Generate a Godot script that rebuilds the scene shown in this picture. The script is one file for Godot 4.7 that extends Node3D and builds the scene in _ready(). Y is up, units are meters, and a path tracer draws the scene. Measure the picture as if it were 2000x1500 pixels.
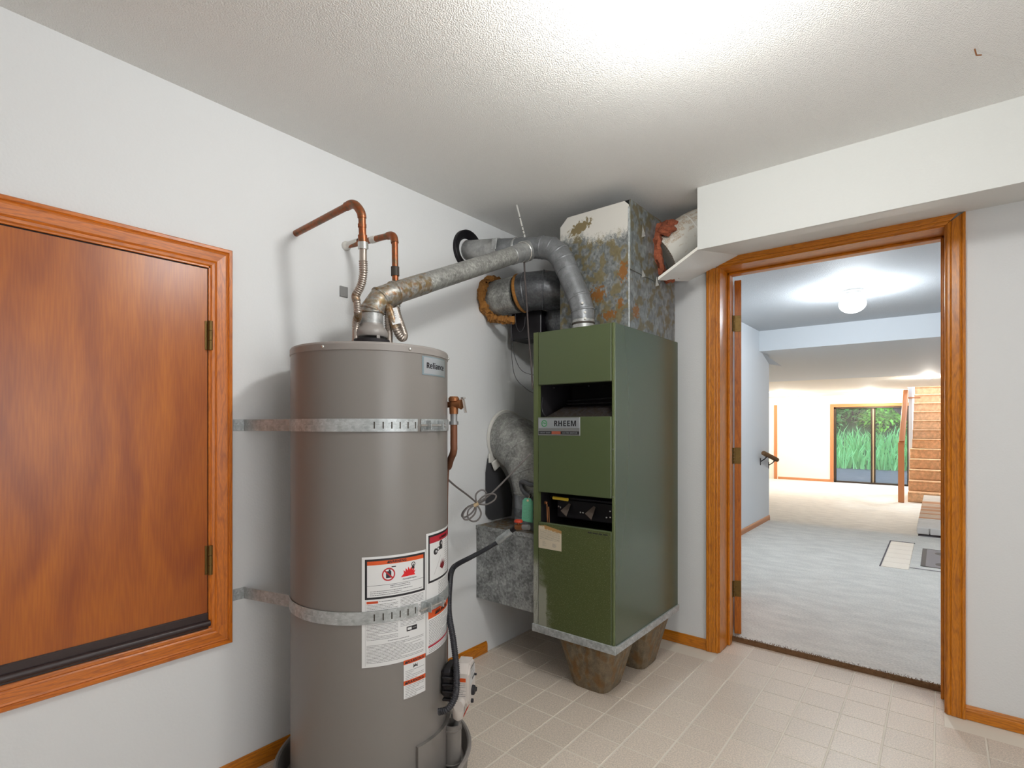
extends Node3D

const LEFT := -1.872      # plane of the wall behind the heater
const BACK := -2.857      # plane of the wall that holds the doorway
const CEIL := 2.274
const HX := -1.539        # axis of the water heater
const HZ := -1.129
const HR := 0.262
const LOW := -0.28        # floor of the sunken family room
const LOWCEIL := 1.97
const FAR := -16.0

var used := {}
var mats := {}
var texs := {}

# ---------------------------------------------------------------- scene tree helpers
func numbered(called: String, parent: Node) -> String:
	var key := "%d/%s" % [parent.get_instance_id(), called]
	var n: int = used.get(key, 0)
	used[key] = n + 1
	return called if n == 0 else "%s_%03d" % [called, n]

func obj(called: String, st, m: Material, parent: Node = self) -> MeshInstance3D:
	var o := MeshInstance3D.new()
	o.mesh = st.commit() if st is SurfaceTool else st
	o.material_override = m
	o.name = numbered(called, parent)
	parent.add_child(o, true)
	return o

func tag(o: Node, label: String, category: String, group := "") -> Node:
	o.set_meta("label", label)
	o.set_meta("category", category)
	if group != "":
		o.set_meta("group", group)
	return o

func thing(called: String, label: String, category: String, at := Vector3.ZERO, group := "") -> Node3D:
	var o := Node3D.new()
	o.name = numbered(called, self)
	add_child(o, true)
	o.position = at
	tag(o, label, category, group)
	return o

func struct_node(called: String, label := "") -> Node3D:
	var o := Node3D.new()
	o.name = numbered(called, self)
	add_child(o, true)
	o.set_meta("kind", "structure")
	if label != "":
		o.set_meta("label", label)
	return o

func struct(called: String, st, m: Material, label := "", parent: Node = self) -> MeshInstance3D:
	var o := obj(called, st, m, parent)
	o.set_meta("kind", "structure")
	if label != "":
		o.set_meta("label", label)
	return o

# ---------------------------------------------------------------- mesh helpers
func mb() -> SurfaceTool:
	var st := SurfaceTool.new()
	st.begin(Mesh.PRIMITIVE_TRIANGLES)
	return st

func vert(st: SurfaceTool, p: Vector3, n: Vector3, uv: Vector2) -> void:
	st.set_normal(n)
	st.set_uv(uv)
	st.add_vertex(p)

# a, b, c, d run counter-clockwise as seen from outside; uva is the corner a, and so on
func quad(st: SurfaceTool, a: Vector3, b: Vector3, c: Vector3, d: Vector3, uva := Vector2(0, 1), uvb := Vector2(1, 1), uvc := Vector2(1, 0), uvd := Vector2(0, 0)) -> void:
	var n := (b - a).cross(d - a)
	if n.length() < 1e-12:
		n = (c - b).cross(d - b)
	n = n.normalized()
	vert(st, a, n, uva); vert(st, c, n, uvc); vert(st, b, n, uvb)
	vert(st, a, n, uva); vert(st, d, n, uvd); vert(st, c, n, uvc)

func tri(st: SurfaceTool, a: Vector3, b: Vector3, c: Vector3, uva := Vector2.ZERO, uvb := Vector2(1, 0), uvc := Vector2(0, 1)) -> void:
	var n := (b - a).cross(c - a).normalized()
	vert(st, a, n, uva); vert(st, c, n, uvc); vert(st, b, n, uvb)

# box with chamfered edges; uv in metres, u along the axis "grain" (0 x, 1 y, 2 z)
func box(st: SurfaceTool, c: Vector3, s: Vector3, bev := 0.0, basis := Basis.IDENTITY, grain := 0) -> void:
	var h: Vector3 = s / 2.0
	var b: float = minf(bev, minf(h.x, minf(h.y, h.z)) * 0.9)
	for ax in 3:
		var u := (ax + 1) % 3
		var v := (ax + 2) % 3
		for sg in [-1.0, 1.0]:
			var pts: Array[Vector3] = []
			for k in [[-1, -1], [1, -1], [1, 1], [-1, 1]]:
				var p := Vector3.ZERO
				p[ax] = sg * h[ax]
				p[u] = k[0] * (h[u] - b)
				p[v] = k[1] * (h[v] - b)
				pts.append(p)
			if sg < 0:
				pts.reverse()
			var uvs: Array[Vector2] = []
			for p in pts:
				var q := Vector2(p[u], p[v])
				if v == grain:
					q = Vector2(p[v], p[u])
				elif u != grain:
					q = Vector2(p[u], p[v])
				uvs.append(q)
			quad(st, c + basis * pts[0], c + basis * pts[1], c + basis * pts[2], c + basis * pts[3], uvs[0], uvs[1], uvs[2], uvs[3])
	if b <= 0.0:
		return
	for ax in 3:
		var u := (ax + 1) % 3
		var v := (ax + 2) % 3
		for su in [-1.0, 1.0]:
			for sv in [-1.0, 1.0]:
				var p0 := Vector3.ZERO; var p1 := Vector3.ZERO
				p0[u] = su * h[u]; p0[v] = sv * (h[v] - b)
				p1[u] = su * (h[u] - b); p1[v] = sv * h[v]
				var lo := -(h[ax] - b); var hi := h[ax] - b
				var a := p0; a[ax] = lo
				var bb := p0; bb[ax] = hi
				var cc := p1; cc[ax] = hi
				var dd := p1; dd[ax] = lo
				var flip: bool = (bb - a).cross(dd - a).dot(a + cc) < 0
				if flip:
					quad(st, c + basis * dd, c + basis * cc, c + basis * bb, c + basis * a, Vector2(lo, 0), Vector2(hi, 0), Vector2(hi, b), Vector2(lo, b))
				else:
					quad(st, c + basis * a, c + basis * bb, c + basis * cc, c + basis * dd, Vector2(lo, 0), Vector2(hi, 0), Vector2(hi, b), Vector2(lo, b))
	for sx in [-1.0, 1.0]:
		for sy in [-1.0, 1.0]:
			for sz in [-1.0, 1.0]:
				var a := Vector3(sx * h.x, sy * (h.y - b), sz * (h.z - b))
				var bb := Vector3(sx * (h.x - b), sy * h.y, sz * (h.z - b))
				var cc := Vector3(sx * (h.x - b), sy * (h.y - b), sz * h.z)
				if sx * sy * sz < 0:
					var t := bb; bb = cc; cc = t
				tri(st, c + basis * a, c + basis * bb, c + basis * cc)

func box2(st: SurfaceTool, lo: Vector3, hi: Vector3, bev := 0.0, grain := 0) -> void:
	box(st, (lo + hi) / 2.0, hi - lo, bev, Basis.IDENTITY, grain)

# smooth curve through points, one point about every "step" metres
func spline(pts: Array, step := 0.01) -> PackedVector3Array:
	var out := PackedVector3Array()
	for i in pts.size() - 1:
		var p0: Vector3 = pts[maxi(i - 1, 0)]
		var p1: Vector3 = pts[i]
		var p2: Vector3 = pts[i + 1]
		var p3: Vector3 = pts[mini(i + 2, pts.size() - 1)]
		var n: int = maxi(2, int(p1.distance_to(p2) / step))
		for k in n:
			var t := float(k) / n
			out.append(0.5 * ((2.0 * p1) + (p2 - p0) * t + (2.0 * p0 - 5.0 * p1 + 4.0 * p2 - p3) * t * t + (3.0 * p1 - p0 - 3.0 * p2 + p3) * t * t * t))
	out.append(pts[-1])
	return out

func tube(st: SurfaceTool, pts: PackedVector3Array, r, sides := 16, caps := true) -> void:
	var n := pts.size()
	var rings: Array = []
	var norms: Array = []
	var t0 := (pts[1] - pts[0]).normalized()
	var side := t0.cross(Vector3.UP)
	if side.length() < 0.1:
		side = t0.cross(Vector3.RIGHT)
	side = side.normalized()
	var run := 0.0
	var runs: Array[float] = []
	for i in n:
		var t: Vector3
		if i == 0: t = (pts[1] - pts[0])
		elif i == n - 1: t = (pts[i] - pts[i - 1])
		else: t = (pts[i] - pts[i - 1]).normalized() + (pts[i + 1] - pts[i]).normalized()
		t = t.normalized()
		side = (side - t * side.dot(t)).normalized()
		var up := side.cross(t)
		var rad: float = r[i] if not (r is float) else r
		if i > 0: run += pts[i].distance_to(pts[i - 1])
		runs.append(run)
		var stretch := 1.0
		if i > 0 and i < n - 1:
			stretch = 1.0 / maxf(0.5, cos((pts[i] - pts[i - 1]).angle_to(pts[i + 1] - pts[i]) / 2.0))
		var bend := Vector3.ZERO
		if stretch > 1.001:
			bend = ((pts[i + 1] - pts[i]).normalized() - (pts[i] - pts[i - 1]).normalized()).normalized()
		var slope := 0.0
		if not (r is float):
			var a := maxi(i - 1, 0); var b := mini(i + 1, n - 1)
			slope = (r[b] - r[a]) / maxf(1e-6, pts[a].distance_to(pts[b]))
		var ring := PackedVector3Array(); var nn := PackedVector3Array()
		for k in sides + 1:
			var ang := TAU * k / sides
			var d := side * cos(ang) + up * sin(ang)
			var off := d * rad
			if stretch > 1.001:
				off += bend * off.dot(bend) * (stretch - 1.0)
			ring.append(pts[i] + off)
			nn.append((d - t * slope).normalized())
		rings.append(ring); norms.append(nn)
	for i in n - 1:
		for k in sides:
			var a: Vector3 = rings[i][k]; var b: Vector3 = rings[i][k + 1]; var c: Vector3 = rings[i + 1][k + 1]; var d: Vector3 = rings[i + 1][k]
			var u0 := float(k) / sides; var u1 := float(k + 1) / sides
			var fwd: bool = (b - a).cross(d - a).dot(norms[i][k]) > 0
			var q := [[a, norms[i][k], Vector2(u0, runs[i])], [b, norms[i][k + 1], Vector2(u1, runs[i])], [c, norms[i + 1][k + 1], Vector2(u1, runs[i + 1])], [d, norms[i + 1][k], Vector2(u0, runs[i + 1])]]
			var order := [0, 2, 1, 0, 3, 2] if fwd else [0, 1, 2, 0, 2, 3]
			for j in order:
				vert(st, q[j][0], q[j][1], q[j][2])
	if caps:
		for e in [0, n - 1]:
			var dir: Vector3 = (pts[0] - pts[1]).normalized() if e == 0 else (pts[n - 1] - pts[n - 2]).normalized()
			var c: Vector3 = pts[e]
			for k in sides:
				var a: Vector3 = rings[e][k]; var b: Vector3 = rings[e][k + 1]
				if (a - c).cross(b - c).dot(dir) > 0: tri(st, c, a, b)
				else: tri(st, c, b, a)

func line(a: Vector3, b: Vector3) -> PackedVector3Array:
	return PackedVector3Array([a, b])

# corrugated hose: radius swings between r and r + amp every "pitch" metres
func corrugated(st: SurfaceTool, pts: Array, r: float, amp: float, pitch: float, sides := 14, sharp := false) -> void:
	var p := spline(pts, pitch / 4.0)
	var rr := PackedFloat32Array()
	var run := 0.0
	for i in p.size():
		if i > 0: run += p[i].distance_to(p[i - 1])
		var w := 0.5 + 0.5 * sin(TAU * run / pitch)
		rr.append(r + amp * (pow(w, 0.6) if sharp else w))
	tube(st, p, rr, sides)

# surface of revolution round "axis"; profile points are (radius, height)
func lathe(st: SurfaceTool, at: Vector3, prof: Array, n := 32, basis := Basis.IDENTITY, smooth := false, a0 := 0.0, a1 := TAU) -> void:
	var m := prof.size()
	var nr: Array[Vector2] = []
	for i in m - 1:
		var d: Vector2 = prof[i + 1] - prof[i]
		nr.append(Vector2(d.y, -d.x).normalized())
	for i in m - 1:
		var n0 := nr[i]; var n1 := nr[i]
		if smooth:
			if i > 0: n0 = (nr[i - 1] + nr[i]).normalized()
			if i < m - 2: n1 = (nr[i + 1] + nr[i]).normalized()
		for k in n:
			var a := a0 + (a1 - a0) * k / n
			var b := a0 + (a1 - a0) * (k + 1) / n
			var ca := Vector3(cos(a), 0, sin(a)); var cb := Vector3(cos(b), 0, sin(b))
			var p0: Vector2 = prof[i]; var p1: Vector2 = prof[i + 1]
			var q := [
				[ca * p0.x + Vector3(0, p0.y, 0), ca * n0.x + Vector3(0, n0.y, 0), Vector2(float(k) / n, p0.y)],
				[cb * p0.x + Vector3(0, p0.y, 0), cb * n0.x + Vector3(0, n0.y, 0), Vector2(float(k + 1) / n, p0.y)],
				[cb * p1.x + Vector3(0, p1.y, 0), cb * n1.x + Vector3(0, n1.y, 0), Vector2(float(k + 1) / n, p1.y)],
				[ca * p1.x + Vector3(0, p1.y, 0), ca * n1.x + Vector3(0, n1.y, 0), Vector2(float(k) / n, p1.y)]]
			for j in [0, 1, 2, 0, 2, 3]:
				vert(st, at + basis * q[j][0], (basis * q[j][1]).normalized(), q[j][2])

# patch of a standing cylinder, angles in degrees from +x towards +z, a0 at the left edge
func cyl_patch(st: SurfaceTool, cx: float, cz: float, r: float, a0: float, a1: float, y0: float, y1: float, n := 16) -> void:
	for k in n:
		var t0 := float(k) / n; var t1 := float(k + 1) / n
		var b0 := deg_to_rad(lerpf(a0, a1, t0)); var b1 := deg_to_rad(lerpf(a0, a1, t1))
		var d0 := Vector3(cos(b0), 0, sin(b0)); var d1 := Vector3(cos(b1), 0, sin(b1))
		var c := Vector3(cx, 0, cz)
		var q := [[c + d0 * r + Vector3(0, y0, 0), d0, Vector2(t0, 1)], [c + d1 * r + Vector3(0, y0, 0), d1, Vector2(t1, 1)], [c + d1 * r + Vector3(0, y1, 0), d1, Vector2(t1, 0)], [c + d0 * r + Vector3(0, y1, 0), d0, Vector2(t0, 0)]]
		for j in [0, 2, 1, 0, 3, 2]:
			vert(st, q[j][0], q[j][1], q[j][2])

# bent sheet of some thickness round a standing cylinder
func cyl_band(st: SurfaceTool, cx: float, cz: float, r: float, thick: float, a0: float, a1: float, y0: float, y1: float, n := 40) -> void:
	cyl_patch(st, cx, cz, r + thick, a0, a1, y0, y1, n)
	var c := Vector3(cx, 0, cz)
	for k in n:
		var b0 := deg_to_rad(lerpf(a0, a1, float(k) / n)); var b1 := deg_to_rad(lerpf(a0, a1, float(k + 1) / n))
		var d0 := Vector3(cos(b0), 0, sin(b0)); var d1 := Vector3(cos(b1), 0, sin(b1))
		for y in [y0, y1]:
			var a := c + d0 * r + Vector3(0, y, 0); var b := c + d1 * r + Vector3(0, y, 0)
			var e := c + d1 * (r + thick) + Vector3(0, y, 0); var f := c + d0 * (r + thick) + Vector3(0, y, 0)
			if ((b - a).cross(f - a).y > 0) == (y == y1): quad(st, a, b, e, f)
			else: quad(st, f, e, b, a)
	for s in [a0, a1]:
		var d := Vector3(cos(deg_to_rad(s)), 0, sin(deg_to_rad(s)))
		var a := c + d * r + Vector3(0, y0, 0); var b := c + d * (r + thick) + Vector3(0, y0, 0)
		quad(st, a, b, b + Vector3(0, y1 - y0, 0), a + Vector3(0, y1 - y0, 0))

# flat outline pushed out along z of "xf"; the outline runs counter-clockwise
func prism(st: SurfaceTool, poly: PackedVector2Array, depth: float, xf := Transform3D.IDENTITY) -> void:
	var idx := Geometry2D.triangulate_polygon(poly)
	for i in range(0, idx.size(), 3):
		var a: Vector2 = poly[idx[i]]; var b: Vector2 = poly[idx[i + 1]]; var c: Vector2 = poly[idx[i + 2]]
		if (b - a).cross(c - a) < 0:
			var t := b; b = c; c = t
		tri(st, xf * Vector3(a.x, a.y, depth), xf * Vector3(b.x, b.y, depth), xf * Vector3(c.x, c.y, depth), a, b, c)
		tri(st, xf * Vector3(a.x, a.y, 0), xf * Vector3(c.x, c.y, 0), xf * Vector3(b.x, b.y, 0), a, c, b)
	var ccw := not Geometry2D.is_polygon_clockwise(poly)
	var n := poly.size()
	for i in n:
		var a := poly[i]; var b := poly[(i + 1) % n]
		if not ccw:
			var t := a; a = b; b = t
		quad(st, xf * Vector3(a.x, a.y, 0), xf * Vector3(b.x, b.y, 0), xf * Vector3(b.x, b.y, depth), xf * Vector3(a.x, a.y, depth))

# moulding of the profile [(across from the inner edge, proud of the wall)] between p0 and p1; "out" points across, "face" out of the wall; m0/m1 mitres (1 = 45 degrees outward)
func moulding(st: SurfaceTool, p0: Vector3, p1: Vector3, out: Vector3, face: Vector3, prof: Array, m0 := 0.0, m1 := 0.0) -> void:
	var dir := (p1 - p0).normalized()
	var length := p0.distance_to(p1)
	var hand := dir.cross(out).dot(face) > 0
	var acc := 0.0
	var all: Array = prof
	for i in all.size() - 1:
		var a: Vector2 = all[i]; var b: Vector2 = all[i + 1]
		var seg := a.distance_to(b)
		var a0 := p0 + out * a.x + face * a.y - dir * (a.x * m0)
		var a1 := p1 + out * a.x + face * a.y + dir * (a.x * m1)
		var b0 := p0 + out * b.x + face * b.y - dir * (b.x * m0)
		var b1 := p1 + out * b.x + face * b.y + dir * (b.x * m1)
		var u := [Vector2(-a.x * m0, acc), Vector2(length + a.x * m1, acc), Vector2(length + b.x * m1, acc + seg), Vector2(-b.x * m0, acc + seg)]
		if hand: quad(st, a0, a1, b1, b0, u[0], u[1], u[2], u[3])
		else: quad(st, b0, b1, a1, a0, u[3], u[2], u[1], u[0])
		acc += seg
	for e in [0, 1]:
		var base: Vector3 = p0 if e == 0 else p1
		var sgn := -1.0 if e == 0 else 1.0
		var mit: float = m0 if e == 0 else m1
		for i in range(1, all.size() - 2):
			var a: Vector3 = base + out * all[0].x + face * all[0].y + dir * (sgn * all[0].x * mit)
			var b: Vector3 = base + out * all[i].x + face * all[i].y + dir * (sgn * all[i].x * mit)
			var c: Vector3 = base + out * all[i + 1].x + face * all[i + 1].y + dir * (sgn * all[i + 1].x * mit)
			if (b - a).cross(c - a).dot(dir * sgn) > 0: tri(st, a, b, c)
			else: tri(st, a, c, b)

const CASING := [Vector2(0, 0), Vector2(0, 0.009), Vector2(0.004, 0.012), Vector2(0.012, 0.013), Vector2(0.015, 0.0105), Vector2(0.019, 0.0135), Vector2(0.045, 0.0165), Vector2(0.05, 0.0185), Vector2(0.053, 0.016), Vector2(0.056, 0.019), Vector2(0.064, 0.019), Vector2(0.067, 0.016), Vector2(0.067, 0)]
const BASEBOARD := [Vector2(0, 0), Vector2(0, 0.012), Vector2(0.038, 0.012), Vector2(0.041, 0.010), Vector2(0.046, 0.011), Vector2(0.052, 0.007), Vector2(0.056, 0.004), Vector2(0.056, 0)]

# lettering as a mesh of the given height; bent round a cylinder of radius "bend" if that is not 0
func letters(text: String, height: float, depth := 0.0006, bend := 0.0, spacing := 1.0, bold := false) -> ArrayMesh:
	var f := SystemFont.new()
	f.font_names = PackedStringArray(["Droid Sans"])
	if bold: f.font_weight = 700
	var tm := TextMesh.new()
	tm.font = f
	tm.text = text
	tm.font_size = 64
	tm.pixel_size = 0.01
	tm.depth = 0.02
	tm.curve_step = 2.0
	var arr := tm.get_mesh_arrays()
	var v: PackedVector3Array = arr[Mesh.ARRAY_VERTEX]
	var nn: PackedVector3Array = arr[Mesh.ARRAY_NORMAL]
	var lo := Vector3(1e9, 1e9, 1e9); var hi := -lo
	for p in v:
		lo = lo.min(p); hi = hi.max(p)
	var s := height / maxf(0.001, hi.y - lo.y)
	var mid := (lo + hi) / 2.0
	for i in v.size():
		var q := v[i] - mid
		var x := q.x * s * spacing
		var z: float = depth * (1.0 if v[i].z > mid.z else 0.0)
		if bend > 0.0:
			var a := x / bend
			v[i] = Vector3(sin(a) * (bend + z), q.y * s, cos(a) * (bend + z) - bend)
			nn[i] = nn[i].rotated(Vector3.UP, a)
		else:
			v[i] = Vector3(x, q.y * s, z)
	arr[Mesh.ARRAY_VERTEX] = v
	arr[Mesh.ARRAY_NORMAL] = nn
	arr[Mesh.ARRAY_TANGENT] = null
	var m := ArrayMesh.new()
	m.add_surface_from_arrays(Mesh.PRIMITIVE_TRIANGLES, arr)
	return m

# ---------------------------------------------------------------- materials
func noise(freq: float, sd := 1, type := FastNoiseLite.TYPE_SIMPLEX_SMOOTH, oct := 3) -> FastNoiseLite:
	var n := FastNoiseLite.new()
	n.noise_type = type
	n.frequency = freq
	n.seed = sd
	n.fractal_octaves = oct
	n.fractal_type = FastNoiseLite.FRACTAL_FBM if oct > 1 else FastNoiseLite.FRACTAL_NONE
	return n

# picture of w x h pixels from a function (x, y) -> Color
func paint(called: String, w: int, h: int, f: Callable) -> ImageTexture:
	if texs.has(called): return texs[called]
	var d := PackedByteArray()
	d.resize(w * h * 3)
	var i := 0
	for y in h:
		for x in w:
			var c: Color = f.call(x, y)
			d[i] = int(clampf(c.r, 0, 1) * 255.0); d[i + 1] = int(clampf(c.g, 0, 1) * 255.0); d[i + 2] = int(clampf(c.b, 0, 1) * 255.0)
			i += 3
	texs[called] = ImageTexture.create_from_image(Image.create_from_data(w, h, false, Image.FORMAT_RGB8, d))
	return texs[called]

func bumps(freq: float, sd: int, strength: float, type := FastNoiseLite.TYPE_SIMPLEX_SMOOTH, oct := 3) -> NoiseTexture2D:
	var t := NoiseTexture2D.new()
	t.width = 512; t.height = 512
	t.seamless = true
	t.noise = noise(freq, sd, type, oct)
	t.as_normal_map = true
	t.bump_strength = strength
	return t

func mat(called: String, color: Color, rough := 0.6, metal := 0.0, spec := 0.5) -> StandardMaterial3D:
	if mats.has(called): return mats[called]
	var m := StandardMaterial3D.new()
	m.resource_name = called
	m.albedo_color = color
	m.roughness = rough
	m.metallic = metal
	m.metallic_specular = spec
	mats[called] = m
	return m

func relief(m: StandardMaterial3D, t: Texture2D, scale: float, amount: float, world := true) -> StandardMaterial3D:
	m.normal_enabled = true
	m.normal_texture = t
	m.normal_scale = amount
	m.uv1_triplanar = true
	m.uv1_world_triplanar = world
	m.uv1_scale = Vector3.ONE * scale
	return m

func picture(m: StandardMaterial3D, t: Texture2D, uvs := Vector3.ONE, tri_map := false, world := false) -> StandardMaterial3D:
	m.albedo_texture = t
	m.uv1_scale = uvs
	m.uv1_triplanar = tri_map
	m.uv1_world_triplanar = world
	return m

func rgb8(r: int, g: int, b: int) -> Color:
	return Color(r / 255.0, g / 255.0, b / 255.0)

func make_materials() -> void:
	# painted drywall and sprayed ceiling
	relief(mat("wall_paint", rgb8(230, 231, 232), 0.6), bumps(0.05, 3, 5.0), 3.6, 0.16)
	relief(mat("soffit_paint", rgb8(222, 223, 220), 0.62), bumps(0.05, 3, 5.0), 3.6, 0.14)
	relief(mat("ceiling_paint", rgb8(236, 235, 232), 0.7), bumps(0.045, 5, 10.0, FastNoiseLite.TYPE_SIMPLEX, 4), 6.0, 0.6)
	mat("hall_paint", rgb8(222, 226, 230), 0.7)
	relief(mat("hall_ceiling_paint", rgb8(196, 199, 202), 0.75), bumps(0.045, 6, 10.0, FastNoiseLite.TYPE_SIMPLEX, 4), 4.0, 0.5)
	mat("far_paint", rgb8(238, 233, 224), 0.75)
	mat("gypsum_edge", rgb8(232, 228, 220), 0.8)

	# wood
	var n1 := noise(1.0, 11); var n2 := noise(1.0, 12, FastNoiseLite.TYPE_SIMPLEX_SMOOTH, 2); var n3 := noise(1.0, 13, FastNoiseLite.TYPE_SIMPLEX, 1)
	var oak := func(x: int, y: int) -> Color:
		var u := x / 1024.0 * 2.2; var v := y / 128.0
		var warp := n1.get_noise_2d(u * 1.6, v * 1.3) * 0.55
		var rings := 0.5 + 0.5 * sin((v + warp) * 34.0)
		var pores := n2.get_noise_2d(u * 14.0, v * 70.0)
		var fine := n3.get_noise_2d(u * 40.0, v * 160.0)
		var k := 0.25 * pow(rings, 3.0) + 0.28 * maxf(0.0, pores) + 0.14 * fine + 0.10 * n1.get_noise_2d(u * 3.0 + 9.0, v * 3.0)
		return Color(0.85, 0.52, 0.08).lerp(Color(0.48, 0.235, 0.035), clampf(k + 0.12, 0.0, 1.0))
	var oak_tex := paint("oak", 1024, 128, oak)
	var ok := picture(mat("oak", Color(1, 1, 1), 0.36), oak_tex, Vector3(1.0 / 2.2, 1.0 / 0.10, 1))
	ok.clearcoat_enabled = true; ok.clearcoat = 0.2; ok.clearcoat_roughness = 0.25
	var oh := picture(mat("oak_hatch", Color(1.0, 0.90, 0.78), 0.36), oak_tex, Vector3(1.0 / 2.2, 1.0 / 0.10, 1))
	oh.clearcoat_enabled = true; oh.clearcoat = 0.2; oh.clearcoat_roughness = 0.3
	mat("oak_far", rgb8(190, 124, 78), 0.45)
	var veneer := func(x: int, y: int) -> Color:
		var u := x / 640.0; var v := y / 640.0
		var warp := n1.get_noise_2d(u * 2.2, v * 0.9) * 0.5
		var bands := n2.get_noise_2d((u + warp * 0.25) * 7.0, v * 0.7)
		var swirl := 0.5 + 0.5 * sin((u + warp) * 26.0)
		var fine := n3.get_noise_2d(u * 190.0, v * 9.0)
		var k := 0.5 + 0.42 * bands + 0.13 * (swirl - 0.5) + 0.11 * fine
		var c := Color(0.79, 0.45, 0.07).lerp(Color(0.54, 0.24, 0.04), clampf(k, 0.0, 1.0))
		# scratches in the varnish near the bottom
		for s in [[95, 604, 10], [190, 560, 9], [152, 563, 5], [330, 520, 5]]:
			var dx: float = x - s[0]; var dy: float = y - s[1] + dx * 0.45
			if dx > 0 and dx < s[2] and absf(dy) < 1.2: c = Color(0.85, 0.6, 0.36)
		return c
	var ven := picture(mat("veneer", Color(1, 1, 1), 0.33), paint("veneer", 640, 640, veneer))
	ven.clearcoat_enabled = true; ven.clearcoat = 0.2; ven.clearcoat_roughness = 0.3
	picture(mat("door_slab", Color(0.92, 0.86, 0.86), 0.36), oak_tex, Vector3(1.0 / 2.2, 1.0 / 0.1, 1))
	mat("brass_old", rgb8(118, 92, 48), 0.42, 0.7)
	mat("sweep_rubber", rgb8(52, 38, 38), 0.36)

	# zinc-coated steel
	var cell := noise(0.055, 21, FastNoiseLite.TYPE_CELLULAR, 1)
	cell.cellular_return_type = FastNoiseLite.RETURN_CELL_VALUE
	cell.cellular_jitter = 1.0
	var big := noise(0.009, 22); var mid := noise(0.03, 23); var tiny := noise(0.16, 24, FastNoiseLite.TYPE_SIMPLEX, 2)
	var galv := func(x: int, y: int) -> Color:
		var k := 0.66 + 0.05 * cell.get_noise_2d(x, y) + 0.10 * big.get_noise_2d(x, y) + 0.05 * tiny.get_noise_2d(x, y)
		return Color(k, k * 1.005, k * 1.0)
	var galv_t := paint("galv", 512, 512, galv)
	var speck := func(x: int, y: int) -> Color:
		var b := big.get_noise_2d(x + 300, y) * 0.9 + mid.get_noise_2d(x, y) * 0.35
		var k := 0.62 + 0.09 * cell.get_noise_2d(x * 1.8, y * 1.8) + 0.16 * b + 0.10 * tiny.get_noise_2d(x * 1.5, y * 1.5)
		var c := Color(k, k, k * 0.985)
		return c
	var speck_t := paint("galv_speckled", 512, 512, speck)
	var rust := func(x: int, y: int) -> Color:
		var k := 0.58 + 0.07 * cell.get_noise_2d(x * 1.4, y * 1.4) + 0.16 * mid.get_noise_2d(x + 90, y + 40)
		var c := Color(k, k * 0.99, k * 0.96)
		var o := smoothstep(-0.05, 0.35, big.get_noise_2d(x * 1.3, y * 1.3) + 0.4 * mid.get_noise_2d(x, y))
		c = c.lerp(Color(0.47, 0.36, 0.19), 0.75 * o)
		var r := smoothstep(0.25, 0.5, mid.get_noise_2d(x * 0.8 + 400, y * 0.8))
		return c.lerp(Color(0.52, 0.29, 0.10), 0.6 * r)
	var rust_t := paint("galv_rusty", 512, 512, rust)
	picture(mat("galv", Color(1, 1, 1), 0.42, 0.55), galv_t, Vector3.ONE * 3.0, true)
	picture(mat("galv_strap", Color(1.05, 1.07, 1.08), 0.4, 0.4), galv_t, Vector3.ONE * 5.0, true)
	picture(mat("galv_box", Color(0.92, 0.93, 0.94), 0.5, 0.4), speck_t, Vector3.ONE * 2.2, true)
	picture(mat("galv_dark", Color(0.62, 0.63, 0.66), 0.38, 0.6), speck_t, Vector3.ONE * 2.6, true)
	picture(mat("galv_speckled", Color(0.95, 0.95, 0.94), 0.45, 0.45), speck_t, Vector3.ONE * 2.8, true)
	picture(mat("galv_flue", Color(0.74, 0.75, 0.77), 0.42, 0.45), galv_t, Vector3.ONE * 2.0, true)
	picture(mat("galv_rusty", Color(1.0, 1.0, 1.0), 0.45, 0.45), rust_t, Vector3.ONE * 3.4, true)
	mat("seam_dark", rgb8(66, 60, 54), 0.6, 0.3)
	mat("steel_bright", rgb8(205, 205, 202), 0.25, 0.85)
	mat("steel_dull", rgb8(150, 150, 150), 0.45, 0.7)
	mat("sheet_dark", rgb8(84, 84, 87), 0.5, 0.35)
	mat("black_metal", rgb8(34, 32, 36), 0.35, 0.4)
	mat("black_rubber", rgb8(40, 40, 46), 0.42)
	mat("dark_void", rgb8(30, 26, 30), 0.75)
	picture(mat("rust_floor", Color(0.42, 0.40, 0.42), 0.7, 0.2), rust_t, Vector3.ONE * 5.0, true)

	# plenum: steel with overspray of white ceiling texture along its top, ochre bloom and rust
	var plenum := func(x: int, y: int) -> Color:
		var u := x / 448.0; var v := y / 560.0
		var k := 0.50 + 0.06 * cell.get_noise_2d(x * 1.7, y * 1.7) + 0.12 * mid.get_noise_2d(x, y)
		var c := Color(k * 0.96, k * 0.99, k * 0.99)
		var o := smoothstep(-0.12, 0.30, big.get_noise_2d(x * 1.5 + 70, y * 1.5 + 20) + 0.35 * mid.get_noise_2d(x, y))
		c = c.lerp(Color(0.47, 0.41, 0.26), 0.72 * o)
		for s in [[0.56, 0.70, 0.13, 0.07], [0.92, 0.55, 0.07, 0.09], [0.72, 0.88, 0.12, 0.04], [0.25, 0.62, 0.05, 0.05], [0.88, 0.80, 0.05, 0.05]]:
			var d := Vector2((u - s[0]) / s[2], (v - s[1]) / s[3]).length() + 0.9 * mid.get_noise_2d(x * 1.6, y * 1.6)
			c = c.lerp(Color(0.56, 0.35, 0.14), 0.85 * smoothstep(1.0, 0.55, d))
		var edge := 0.175 + 0.07 * smoothstep(0.0, 0.5, u) - 0.05 * smoothstep(0.15, 0.3, u) * smoothstep(0.5, 0.3, u) + 0.045 * mid.get_noise_2d(x * 1.3, y * 1.3) + 0.02 * tiny.get_noise_2d(x, y)
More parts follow.
